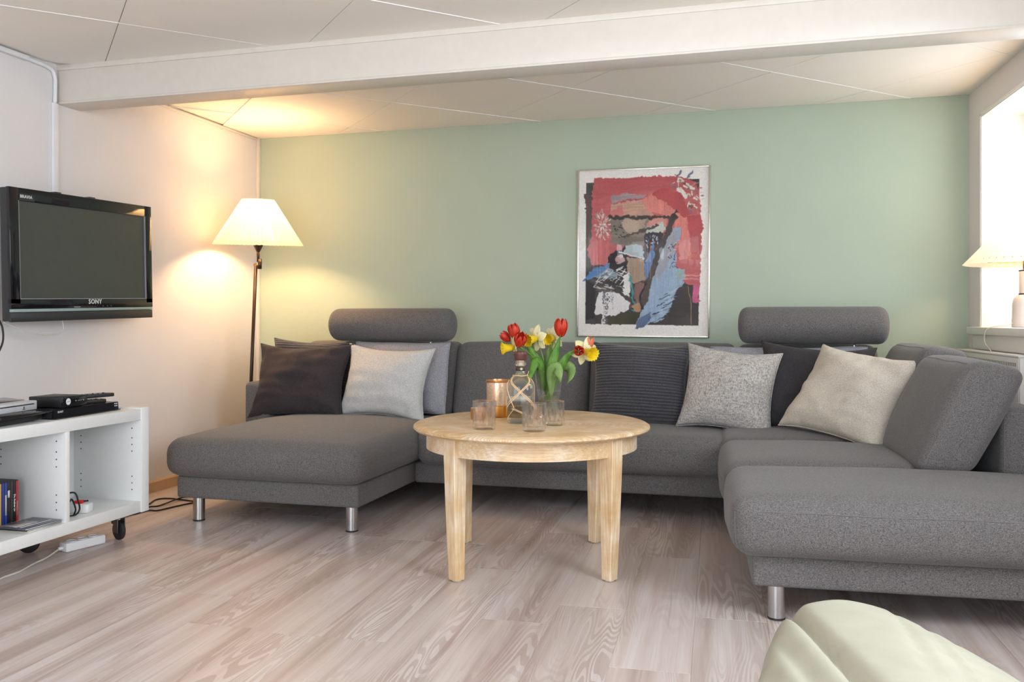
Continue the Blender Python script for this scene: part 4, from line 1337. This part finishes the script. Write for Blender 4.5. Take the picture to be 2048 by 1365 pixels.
# ================================================================== LAMPS
def pleated(r0, z0, r1, z1, n, depth, th=.0008):
    """pleated cone, r0 at the bottom z0, r1 at the top z1, zigzag folds"""
    seg = n * 2
    V, F = [], []
    rows = 7
    for side in (0, 1):
        for i in range(rows):
            t = i / (rows - 1)
            r = r0 + (r1 - r0) * t; z = z0 + (z1 - z0) * t
            d = depth * (1 - .55 * t)
            for k in range(seg):
                a = 2 * PI * k / seg
                zig = (d / 2 if k % 2 == 0 else -d / 2)
                rr = r + zig - side * th
                zz = z + (zig * .15 if i == 0 else (-zig * .2 if i == rows - 1 else 0))
                V.append(Vector((rr * math.cos(a), rr * math.sin(a), zz)))
    for side in (0, 1):
        o = side * rows * seg
        for i in range(rows - 1):
            for k in range(seg):
                k2 = (k + 1) % seg
                F.append((o + i * seg + k, o + i * seg + k2, o + (i + 1) * seg + k2, o + (i + 1) * seg + k))
    for i in (0, rows - 1):
        for k in range(seg):
            k2 = (k + 1) % seg
            F.append((i * seg + k, i * seg + k2, rows * seg + i * seg + k2, rows * seg + i * seg + k))
    return V, F
def bulb_light(parent, name, loc, power, radius=.035):
    d = bpy.data.lights.new(name, 'POINT')
    d.energy = power; d.color = LAMP_COL; d.shadow_soft_size = radius
    o = bpy.data.objects.new(name, d)
    link(o, parent)
    o.location = loc
    return o

# floor lamp
FLB = Vector((-3.262, 5.15, 0)); FLT = Vector((-3.196, 5.15, 1.445))
fp = thing('floor_lamp', 'dark bronze floor lamp with lit pleated white shade in the corner', 'lamp', FLB)
L = FLT - FLB
obj('base', lathe([(.02, 0), (.130, .0), (.134, .006), (.128, .016), (.03, .024), (.014, .034)], 48), M['bronze'], fp, False, 40)
obj('pole', tube([(0, 0, .02), L - Vector((0, 0, .02))], .0115, 16, smooth=False), M['bronze'], fp)
jt = obj('swing_joint', tube([L + Vector((-.012, 0, -.03)), L + Vector((.036, 0, -.03))], .010, 12, smooth=False), M['brass'], fp)
obj('joint_sleeve', tube([L + Vector((.028, 0, -.056)), L + Vector((.030, 0, .010))], .0135, 14, smooth=False), M['bronze'], jt)
SCN = Vector((.095, -.01, 0))
top = Vector((L.x + .016, L.y, 1.445))
obj('upper_stem', tube([top + Vector((0, 0, -.01)), top + Vector((0, 0, .075))], .0095, 12, smooth=False), M['bronze'], fp)
obj('socket_cup', xf(lathe([(.010, .055), (.016, .066), (.030, .095), (.034, .112), (.030, .114), (.004, .105)], 28), Matrix.Translation(top)), M['bronze'], fp, False, 50)
obj('bulb', xf(lathe([(.012, .11), (.014, .14), (.030, .175), (.032, .195), (.022, .220), (.002, .230)], 24), Matrix.Translation(top)), M['bulb'], fp)
ZS0, ZS1 = 1.548, 1.848
# the shade sits tipped a few degrees towards the room
TIPM = Matrix.Translation((top.x, top.y, ZS1 - .1)) @ Matrix.Rotation(R_(4.6), 4, Vector((math.cos(R_(30)), math.sin(R_(30)), 0))) @ Matrix.Translation((0, 0, -ZS1 + .1))
sh = obj('lamp_shade', xf(pleated(.285, ZS0, .101, ZS1, 60, .015), TIPM), M['shade'], fp, False, 8)
for z, r in ((ZS0 + .022, .264), (ZS1 - .012, .096)):
    obj('shade_ring', tube([TIPM @ Vector((r * math.cos(2 * PI * k / 48), r * math.sin(2 * PI * k / 48), z)) for k in range(48)], .0018, 6, smooth=False, closed=True), M['brass'], sh)
bulb_light(fp, 'floor_lamp_light', top + Vector((0, 0, .275)), 38, .07)

# table lamp on the window sill
tl = thing('table_lamp', 'porcelain table lamp with lit pleated shade on the window sill', 'lamp', (1.372, 5.21, 1.012))
obj('base', lathe([(.066, 0), (.0735, .002), (.0745, .04), (.0735, .042), (.0725, .046), (.071, .12), (.066, .150), (.052, .168), (.040, .174)], 44), M['porcelain'], tl, False, 50)
obj('collar', lathe([(.0405, .172), (.0415, .176), (.0405, .180)], 32), M['bronze'], tl, False, 50)
obj('neck', lathe([(.0385, .179), (.0385, .300), (.036, .304), (.020, .306)], 40), M['porcelain'], tl, False, 50)
obj('neck_cap', lathe([(.040, .298), (.041, .301), (.040, .304)], 32), M['bronze'], tl, False, 50)
obj('socket', lathe([(.018, .304), (.021, .310), (.021, .352), (.012, .356)], 24), M['brass'], tl, False, 50)
obj('bulb', lathe([(.012, .355), (.014, .372), (.029, .402), (.031, .420), (.020, .444), (.002, .452)], 24), M['bulb'], tl)
s2 = obj('lamp_shade', pleated(.300, .335, .082, .575, 44, .016), M['shade'], tl, False, 8)
obj('shade_ring', tube([(.270 * math.cos(2 * PI * k / 48), .270 * math.sin(2 * PI * k / 48), .360) for k in range(48)], .0018, 6, smooth=False, closed=True), M['brass'], s2)
obj('cord', tube([(-.072, -.010, .022), (-.10, -.03, .010), (-.160, -.005, .004), (-.195, .02, -.02), (-.20, .01, -.08), (-.185, -.06, -.13), (-.18, -.09, -.20)], .0028, 8), M['cord_white'], tl)
bulb_light(tl, 'table_lamp_light', (0, 0, .490), 6)

# ================================================================== RADIATOR
rd = thing('radiator', 'white panel radiator under the window sill', 'radiator', RW(.6, .05, .25))
r0, r1 = .10, 1.13
obj('front_panel', rwbox(r0, r1, .078, .092, .25, .872, .005), M['radiator'], rd, True, 30)
obj('rear_panel', rwbox(r0 + .01, r1 - .01, .030, .040, .25, .866, .003), M['radiator'], rd, True, 30)
obj('side_cover', rwbox(r0, r0 + .012, .03, .09, .26, .876, .003), M['radiator'], rd, True, 30)
obj('side_cover', rwbox(r1 - .012, r1, .03, .09, .26, .876, .003), M['radiator'], rd, True, 30)
obj('top_cover', rwbox(r0 - .004, r1 + .004, .026, .094, .872, .884, .004), M['radiator'], rd, True, 30)
hole_me = mesh_data('grille_slot', *xf(box((-.006, 0, -.009), (.006, .0012, .009), .0005, 1), RWM.to_3x3().to_4x4()), smooth=False)
hole_me.materials.append(M['radiator_dark'])
inv = world_of(rd).inverted()
for k in range(40):
    s = r0 + .035 + k * .0245
    o = bpy.data.objects.new('grille_slot', hole_me); link(o, rd)
    o.matrix_basis = inv @ Matrix.Translation(RW(s, .0916, .838))
obj('valve_pipe', tube([RW(r1 - .05, .05, .0), RW(r1 - .05, .05, .26)], .009, 10, smooth=False), M['radiator'], rd, True)
obj('valve_pipe', tube([RW(r0 + .05, .05, .0), RW(r0 + .05, .05, .26)], .009, 10, smooth=False), M['radiator'], rd, True)

# ================================================================== TELEVISION
TVX = -3.385
tv = thing('television', 'black flat-screen television mounted on the left wall', 'television', (TVX, 3.85, 1.04))
# local frame: x along screen (towards +Y world), y up, z out of the screen (towards +X world)
TVW, TVH = 1.006, .640
TM = Matrix.Translation((TVX, 3.352, 1.040)) @ Matrix(((0, 0, 1, 0), (1, 0, 0, 0), (0, 1, 0, 0), (0, 0, 0, 1))) @ Matrix.Rotation(R_(1.5), 4, 'Z')
def tvp(name, d, mat, parent=None, sharp=30):
    return obj(name, xf(d, TM), mat, parent or tv, True, sharp)
tvp('rear_housing', box((.002, .004, -.052), (TVW - .002, TVH - .002, -.010), .006), M['tvgrey'])
tvp('rear_bulge', box((.10, .06, -.100), (TVW - .10, TVH - .08, -.050), .015), M['tvgrey'])
hz = [((0, .085, -.014), (.058, TVH, .006)), ((TVW - .056, .085, -.014), (TVW, TVH, .006)), ((.058, TVH - .062, -.014), (TVW - .056, TVH, .006)), ((0, .062, -.014), (TVW, .112, .006))]
for lo, hi in hz:
    tvp('bezel', box(lo, hi, .003), M['black_gloss'])
tvp('screen', box((.056, .110, -.012), (TVW - .054, TVH - .060, -.001), 0), M['screen'])
tvp('inner_edge', join(box((.055, .110, -.001), (.058, TVH - .060, .0065), 0), box((TVW - .0575, .110, -.001), (TVW - .0535, TVH - .06, .0068), 0), box((.056, .109, -.001), (TVW - .055, .1125, .0066), 0)), M['letter_dim'])
tvp('light_strip', box((.004, .047, -.010), (TVW - .002, .062, .0055), .002), M['clearbar'])
tvp('lower_bar', box((.0, 0, -.012), (TVW, .046, .004), .004), M['tvgrey'])
tvp('corner_flash', prism([(.060, TVH - .060), (.150, TVH - .060), (.158, TVH - .050), (.146, TVH - .028), (.060, TVH - .026)], .0055, .0072), M['tvgrey'])
TL = world_of(tv).inverted() @ TM
text_mesh('SONY', .034, M['letter'], tv, TL @ Matrix.Translation((.545, .094, .0068)), 'brand_lettering', bold=.0006, spacing=1.1)
text_mesh('BRAVIA', .021, M['letter'], tv, TL @ Matrix.Translation((.100, TVH - .041, .0078)), 'model_lettering', bold=.0003, spacing=1.05)
tvp('caption_mark', box((.395, .0655, .006), (.44, .0705, .0066), 0), M['letter_dim'])
for x in (.60, .632, .66):
    tvp('indicator_mark', box((x, .0700, .006), (x + .008, .0725, .0066), 0), M['letter_dim'])
for x in (.36, .60):
    tvp('mount_hook', join(box((x - .018, TVH - .02, -.075), (x + .018, TVH + .008, -.05), .003), box((x - .022, TVH + .002, -.080), (x + .022, TVH + .014, -.045), .003)), M['black'])
tvp('wall_mount', box((.25, .15, -.172), (.75, .50, -.10), .004), M['black'])
obj('tv_cable', xf(tube([(.01, .0, -.05), (.10, -.035, -.045), (.22, -.065, -.045), (.33, -.070, -.05), (.385, -.055, -.055), (.39, -.02, -.06), (.385, .01, -.06)], .0030, 8), TM), M['cord_white'], tv, True)
obj('tv_cable', xf(tube([(-.005, .01, -.06), (.008, -.03, -.055), (.0, -.10, -.05), (-.06, -.20, -.05), (-.1, -.30, -.05)], .0045, 8), TM), M['cord_black'], tv, True)

# ================================================================== TV CART
CX1, CX0 = -2.85, -3.24          # front and back of the cart
CY1, CY0 = 3.640, 2.10
CZ0, CZ1 = .130, .624
ct = thing('media_cart', 'low white open shelf cart on castors under the television', 'cart', (-3.04, 2.87, 0))
def ctp(name, lo, hi, mat=None, bev=.0015):
    return obj(name, box(lo, hi, bev), mat or M['cabinet'], ct, True, 30)
ctp('top_panel', (CX0, CY0, CZ1 - .052), (CX1, CY1 - .053, CZ1))
ctp('bottom_panel', (CX0, CY0, CZ0), (CX1, CY1 - .053, CZ0 + .052))
ctp('end_panel', (CX0, CY1 - .053, CZ0 - .002), (CX1 + .004, CY1, CZ1 + .006))
ctp('end_panel', (CX0, CY0 - .053, CZ0 - .002), (CX1 + .004, CY0, CZ1 + .006))
ctp('back_panel', (CX0 - .004, CY0, CZ0 + .01), (CX0 + .002, CY1 - .05, CZ1 - .01))
dv = [ctp('divider', (CX0, 3.113, CZ0 + .052), (CX1 - .002, 3.137, CZ1 - .052)), ctp('divider', (CX0, 2.60, CZ0 + .052), (CX1 - .002, 2.624, CZ1 - .052))]
peg = mesh_data('peg_hole', *lathe([(.0032, 0), (.0032, .0006)], 10), smooth=False); peg.materials.append(M['hole'])
inv = world_of(ct).inverted()
for yy in (CY1 - .0531, 3.1129):
    for xx in (CX0 + .045, CX1 - .05):
        for zz in (.235, .267, .299, .42, .452, .484, .53):
            if zz == .53 and xx < -3: continue
            o = bpy.data.objects.new('peg_hole', peg); link(o, ct)
            o.matrix_basis = inv @ Matrix.Translation((xx, yy, zz)) @ Matrix.Rotation(PI / 2, 4, 'X')
def castor(x, y, rz):
    T = inv @ Matrix.Translation((x, y, 0)) @ Matrix.Rotation(rz, 4, 'Z')
    w = obj('castor', xf(lathe([(.012, -.012), (.040, -.012), (.046, -.008), (.046, .008), (.040, .012), (.012, .012)], 36), T @ Matrix.Translation((0, 0, .046)) @ Matrix.Rotation(PI / 2, 4, 'X')), M['rubber'], ct, False, 40)
    obj('fork', xf(join(box((-.020, -.020, .035), (.022, -.016, .118), .002), box((-.020, .016, .035), (.022, .020, .118), .002), box((-.030, -.030, .106), (.034, .030, .124), .003), box((-.035, -.035, .124), (.038, .035, .1285), .001)), T), M['zinc'], w, False, 30)
    obj('brake_tab', xf(box((-.060, -.018, .062), (-.022, .018, .076), .003), T @ Matrix.Rotation(.25, 4, 'Y')), M['zinc'], w, False, 30)
    obj('hub', xf(lathe([(.011, -.0135), (.011, .0135)], 20), T @ Matrix.Translation((0, 0, .046)) @ Matrix.Rotation(PI / 2, 4, 'X')), M['zinc'], w, False, 40)
castor(-2.945, 3.552, R_(-22)); castor(-3.17, 3.24, R_(20)); castor(-2.937, 2.20, R_(50)); castor(-3.17, 2.20, R_(30))

# things in the cart: DVD cases, CD covers, socket block
SZ = CZ0 + .052
spines = [((176, 44, 52), 'black', None, 'red spined DVD case at the right end of the row'),
          ((30, 28, 32), None, 'De Andres Liv', 'black DVD case with white lettering beside the red one'),
          ((58, 48, 44), None, None, 'brown-black DVD case third from the right in the row'),
          ((34, 36, 42), 'label', None, 'dark DVD case with white label near its top'),
          ((52, 70, 150), 'yellow', None, 'blue DVD case with a yellowish picture strip'),
          ((44, 62, 140), None, None, 'plain deep blue DVD case left of the other blue one'),
          ((206, 164, 96), None, None, 'tan spined DVD case at the left edge of the picture'),
          ((60, 60, 66), None, None, 'grey DVD case left of the tan spined one')]
DX = -3.032
for i, (c, extra, txt, lab) in enumerate(spines):
    y1 = 3.045 - i * .0148
    h = .190
    d = thing('dvd_case', lab, 'dvd', (DX, y1 - .007, SZ), 0, 'DVD cases in the cart')
    cm = M_plain('dvd_spine', srgb(*c), .3, var=.12, scale=60)
    obj('case', box((-.135, -.0068, 0), (0, .0068, h), .0015), M['black'], d, False, 30)
    sp = obj('spine', box((-.002, -.0060, .004), (.0006, .0060, h - .004), .0003), cm, d, False, 30)
    obj('disc_mark', box((.0004, -.0040, .006), (.0010, .0040, .014), 0), M['letter'], sp)
    if extra == 'label': obj('spine_label', box((.0004, -.0052, .122), (.0010, .0052, .152), 0), M['letter'], sp)
    if extra == 'yellow': obj('spine_label', box((.0004, -.0042, .05), (.0010, .0042, .135), 0), M['label_pale'], sp)
    if extra == 'black': obj('spine_label', box((.0004, -.0035, .035), (.0010, .0035, .10), 0), M_plain('spine_pale', srgb(190, 110, 104), .4, var=.3, scale=200), sp)
    if txt:
        text_mesh(txt, .0125, M['letter'], sp, Matrix(((0, 0, 1, .0008), (1, 0, 0, 0), (0, 1, 0, .095), (0, 0, 0, 1))) @ Matrix.Rotation(-PI / 2, 4, 'Z'), 'title_lettering', bold=.0003)
covers = [((198, 188, 172), 'lowest of the three CD covers stacked on the cart shelf'), ((40, 38, 42), 'middle CD cover of the stack on the cart shelf'), ((84, 88, 98), 'top CD cover of the stack, dark with a pale picture')]
for i, (c, lab) in enumerate(covers):
    d = thing('cd_cover', lab, 'cd', (-2.943 + .003 * i, 3.014 - .004 * i, SZ + .0062 * i), R_(3 - 2.5 * i), 'CD covers stacked in the cart')
    obj('sleeve', box((-.078, -.094, 0), (.076, .094, .0058), .001), M_plain('cd_sleeve', srgb(*c), .28, var=.25, scale=30), d, False, 30)
    if i == 2:
        obj('cover_picture', box((-.070, -.080, .0056), (.020, .03, .0064), 0), M_plain('cd_picture', srgb(170, 160, 158), .25, var=.5, scale=45), d)
        obj('cover_picture', box((.03, -.08, .0056), (.038, .08, .0064), 0), M['letter'], d)
    obj('edge_strip', box((.0755, -.092, .0018), (.0768, .092, .0040), 0), M['letter'], d)
sb = thing('socket_block', 'white extension socket with red plug on the lower cart shelf', 'socket', (-2.945, 3.305, SZ), R_(18))
obj('housing', box((-.045, -.028, 0), (.045, .028, .042), .008), M['white_plastic'], sb, False, 40)
obj('cord_gland', tube([(.010, .026, .020), (.012, .040, .020)], .009, 12, smooth=False), M['white_plastic'], sb)
obj('cord', tube([(.012, .038, .02), (.012, .075, .018), (-.02, .11, .012), (-.08, .11, .008), (-.14, .06, .006), (-.2, 0, .006)], .0038, 8), M['cord_white'], sb)
pg = obj('plug', join(box((-.025, -.018, .040), (.014, .010, .056), .005)), M['red_plastic'], sb, False, 40)
obj('plug_tail', tube([(.010, -.002, .050), (.028, .012, .050)], .004, 8, smooth=False), M['cord_black'], pg)
bc = thing('black_cable', 'black cable loop beside the socket on the lower cart shelf', 'cable', (-2.90, 3.205, SZ))
obj('cable_loop', tube([(-.04, -.02, .10), (0, .01, .108), (.012, .020, .07), (.006, .035, .03), (-.01, .03, .006), (-.03, 0, .005), (-.03, -.03, .01), (-.01, -.02, .05), (-.005, .0, .08), (.0, .018, .035), (-.01, .02, .008)], .0038, 8), M['cord_black'], bc)

# power strip under the cart and its cord
ps = thing('power_strip', 'white multi-socket power strip on the floor under the cart', 'power strip', (-3.005, 3.385, 0), R_(76))
obj('housing', box((-.100, -.028, .0), (.100, .028, .042), .008), M['white_plastic'], ps, False, 40)
for k in range(3):
    obj('socket', xf(lathe([(.0225, .0415), (.0225, .0440), (.0205, .0440), (.0190, .036), (.001, .036)], 28, False, False), Matrix.Translation((-.058 + k * .055, 0, 0))), M['white_plastic'], ps, False, 40)
obj('cord_gland', tube([(-.097, 0, .020), (-.120, 0, .018)], .008, 12, smooth=False), M['white_plastic'], ps)
pc_pts = [(-3.005 - .118 * math.cos(R_(76)), 3.385 - .118 * math.sin(R_(76)), .018)]
pts = [Vector(pc_pts[0]), Vector((-3.012, 3.18, .006)), Vector((-2.99, 3.08, .005)), Vector((-2.955, 2.97, .005)), Vector((-2.95, 2.88, .005)), Vector((-2.93, 2.82, .005)), Vector((-2.90, 2.72, .005)), Vector((-2.92, 2.5, .005))]
obj('cord', tube(pts, .0042, 8), M['cord_white'], ps, True)

# black cables on the floor behind the cart
fc = thing('floor_cable', 'black cables looped on the floor between cart and chaise', 'cable', (-3.22, 4.25, 0))
for pts in ([(-3.27, 3.95, .005), (-3.30, 4.12, .005), (-3.327, 4.251, .005), (-3.374, 4.382, .005), (-3.317, 4.428, .005), (-3.152, 4.40, .005), (-3.12, 4.40, .005)],
            [(-3.38, 3.80, .005), (-3.32, 4.05, .005), (-3.282, 4.194, .005), (-3.246, 4.246, .005), (-3.242, 4.419, .013), (-3.232, 4.512, .005), (-3.2, 4.6, .005)],
            [(-3.30, 3.78, .005), (-3.24, 4.0, .005), (-3.222, 4.117, .005), (-3.174, 4.13, .005), (-3.148, 4.245, .005), (-3.117, 4.352, .005), (-3.09, 4.40, .005)]):
    obj('cable', tube(pts, .0042, 8), M['cord_black'], fc, True)

# ---- devices on the cart
TZ = CZ1 + .0002
br = thing('disc_player', 'slim black disc player lying on the cart top', 'player', (-3.015, 3.30, TZ), R_(4))
obj('body', box((-.10, -.215, .004), (.095, .215, .040), .002), M['black'], br, False, 30)
obj('front_panel', prism([(.095, .004), (.108, .006), (.104, .040), (.095, .040)], -.215, .215), M['black_gloss'], br, False, 30)
br.children[-1].data.transform(Matrix(((1, 0, 0, 0), (0, 0, 1, 0), (0, 1, 0, 0), (0, 0, 0, 1))))
obj('base_lip', box((.09, -.218, .002), (.118, .218, .006), .001), M['black_gloss'], br, False, 30)
text_mesh('SONY', .013, M['letter'], br, Matrix(((0, 0, 1, .1062), (1, 0, 0, -.175), (0, 1, 0, .030), (0, 0, 0, 1))), 'brand_lettering')
for z, y in ((.032, .190), (.022, .190), (.032, .202), (.022, .202)):
    obj('badge', box((.1045, y - .003, z - .0025), (.1075, y + .003, z + .0025), 0), M['letter'], br)
for sx, sy in ((-.08, -.19), (-.08, .19), (.07, -.19), (.07, .19)):
    obj('foot', xf(lathe([(.010, 0), (.010, .005)], 16), Matrix.Translation((sx, sy, 0))), M['rubber'], br)
rt = thing('set_top_box', 'small black box with round white logo on the disc player', 'router', (-3.005, 3.235, TZ + .0402), R_(3))
obj('body', box((-.085, -.078, .004), (.082, .078, .050), .004), M['black'], rt, False, 30)
fp_ = obj('front_panel', box((.080, -.078, .004), (.086, .078, .050), .002), M['black_gloss'], rt, False, 30)
obj('round_logo', xf(lathe([(.0145, 0), (.0145, .0008)], 28), Matrix.Translation((.0858, -.040, .028)) @ Matrix.Rotation(PI / 2, 4, 'Y')), M['letter'], fp_, False, 40)
for y0, y1, z0, z1 in ((-.050, -.044, .026, .028), (-.043, -.038, .027, .029), (-.037, -.031, .028, .030)):
    obj('logo_mark', box((.0864, y0, z0), (.0869, y1, z1), 0), M['black'], fp_)
for i, y in enumerate((.006, .020, .030, .040, .054)):
    obj('status_lamp', box((.0855, y, .026), (.0864, y + .004, .030), 0), M['letter'] if i in (0, 4) else M['letter_dim'], fp_)
obj('foot', join(box((-.07, -.06, 0), (-.05, .06, .005), 0), box((.05, -.06, 0), (.07, .06, .005), 0)), M['rubber'], rt)
def remote(label, x, y, z, rz, ln, wd, tip, M_body):
    r = thing('remote_control', label, 'remote', (x, y, z), rz, 'remote controls on the disc player')
    r.matrix_basis = r.matrix_basis @ Matrix.Rotation(tip, 4, 'Y')
    obj('body', box((-ln / 2, -wd / 2, 0), (ln / 2, wd / 2, .018), .005), M_body, r, False, 40)
    for i in range(8):
        for j in range(3):
            obj('button', box((-ln / 2 + .03 + i * (ln - .05) / 8, -wd / 2 + .008 + j * (wd - .010) / 3, .0175), (-ln / 2 + .037 + i * (ln - .05) / 8, -wd / 2 + .015 + j * (wd - .010) / 3, .0205), .001, 1), M['letter_dim'] if (i + j) % 3 else M['rubber'], r, False, 40)
remote('black remote control lying flat on the disc player', -2.985, 3.385, TZ + .0405, R_(70), .17, .045, 0, M['black'])
remote('grey-black remote control resting on top of the other remote', -3.010, 3.455, TZ + .061, R_(78), .20, .046, R_(0), M['tvgrey'])
gc = thing('game_console', 'silver and black game console at the left end of the cart top', 'console', (-3.03, 2.90, TZ), R_(8))
obj('lower_shell', box((-.13, -.15, .005), (.125, .15, .032), .006), M['black'], gc, False, 40)
obj('middle_shell', prism([(-.13, .030), (.165, .034), (.168, .042), (.120, .050), (-.13, .052)], -.155, .155, .002), M['black_gloss'], gc, False, 40)
gc.children[-1].data.transform(Matrix(((1, 0, 0, 0), (0, 0, 1, 0), (0, 1, 0, 0), (0, 0, 0, 1))))
sf_ = obj('silver_front', box((.06, -.15, .050), (.118, .125, .088), .004), M['silver'], gc, False, 40)
obj('disc_slot', box((.1175, -.14, .073), (.1187, .105, .0775), 0), M['black'], sf_)
obj('logo_mark', join(box((.1178, .040, .056), (.1186, .0435, .068), 0), box((.1178, .0435, .063), (.1186, .047, .068), 0), box((.1178, .034, .057), (.1186, .052, .0592), 0)), M['black'], sf_)
obj('top_shell', prism([(-.13, .05), (.065, .05), (.062, .090), (-.03, .098), (-.13, .09)], -.15, .125, .003), M['black_gloss'], gc, False, 40)
gc.children[-1].data.transform(Matrix(((1, 0, 0, 0), (0, 0, 1, 0), (0, 1, 0, 0), (0, 0, 0, 1))))
obj('foot', join(box((-.1, -.13, 0), (-.08, .13, .006), 0), box((.08, -.13, 0), (.10, .13, .006), 0)), M['rubber'], gc)
hc = thing('hanging_cable', 'black cable hanging from the television down to the cart', 'cable', (-3.30, 3.0, TZ))
obj('cable', tube([(-3.32, 2.86, .98), (-3.30, 2.93, .85), (-3.27, 3.02, .76), (-3.22, 3.12, .70), (-3.19, 3.17, .640)], .0042, 8), M['cord_black'], hc, True)

# ================================================================== LEATHER FOOTSTOOL
fs = thing('leather_footstool', 'cream leather footstool with stitched folds in the right foreground', 'footstool', (.19, 1.62, 0))
AX = Vector((.148, -.989, 0)).normalized(); BX = Vector((AX.y, -AX.x, 0)) * -1.0   # along towards the camera / sideways (to the right)
TIP = Vector((.150, 2.135, 0))
FL = .80
def halfw(t):
    a = t * FL
    w = .36 * (1 - math.exp(-((a + .012) / .24) ** .82))
    if t > .86: w *= math.sqrt(max(0, 1 - ((t - .86) / .14) ** 2)) * .999 + .001
    return w if t > 0 else .001
def stool(th_top, th_bot, z0):
    n, m = 80, 64
    V, F = [], []
    for side in (1, -1):
        for i in range(n + 1):
            t = (i / n)
            tt = t ** 1.5 if t < 1 else 1
            for j in range(m + 1):
                s = -math.cos(PI * j / m)
                w = halfw(tt)
                p = TIP + AX * (tt * FL) + BX * (s * w * (1 if s > 0 else 1 - .26 * (-s) * min(1, 1.4 - tt)))
                e = max(0, 1 - s * s) ** .42 * min(1, (tt / .16)) ** .45 * min(1, max(0, (1 - tt)) / .14) ** .45
                z = z0 + (th_top if side > 0 else -th_bot) * e
                if side > 0:
                    u = (p - TIP).dot(Vector((.94, .34, 0))); v = (p - TIP).dot(Vector((.34, -.94, 0)))
                    for c, dp, wd in ((-.135, .030, .016), (-.205, .012, .018), (-.26, .014, .018)):
                        z -= dp * math.exp(-((u - c + .10 * (v - .2)) / wd) ** 2) * min(1, e * 1.2)
                    for c, dp, wd in ((.130, .006, .007), (.185, .007, .008), (.225, .006, .007)):
                        z -= dp * math.exp(-((u + .32 * v - c) / wd) ** 2) * min(1, max(0, (u + .06) / .06)) * e
                    z += .010 * noise.noise(Vector((u * 13, v * 3, 1))) * e * (1.4 if u < -.13 else .35)
                V.append(Vector((p.x, p.y, z)))
    K = (n + 1) * (m + 1)
    for i in range(n):
        for j in range(m):
            a = i * (m + 1) + j
            F.append((a, a + 1, a + m + 2, a + m + 1)); F.append((K + a, K + a + m + 1, K + a + m + 2, K + a + 1))
    return V, F
cu = obj('cushion', stool(.115, .075, .335), M['leather'], fs, True)
bm = bmesh.new(); bm.from_mesh(cu.data); bmesh.ops.remove_doubles(bm, verts=bm.verts, dist=.0008); bmesh.ops.recalc_face_normals(bm, faces=bm.faces); bm.to_mesh(cu.data); bm.free()
cp = TIP + AX * .46
obj('post', xf(lathe([(.022, .03), (.022, .26)], 24), Matrix.Translation(cp)), M['chrome'], fs, True, 40)
obj('seat_plate', xf(lathe([(.12, .236), (.12, .25), (.05, .252)], 32), Matrix.Translation(cp)), M['black'], fs, True, 40)
obj('foot_ring', xf(lathe([(.17, 0), (.20, .004), (.20, .020), (.185, .028), (.02, .034)], 48), Matrix.Translation(cp)), M['bronze'], fs, True, 40)
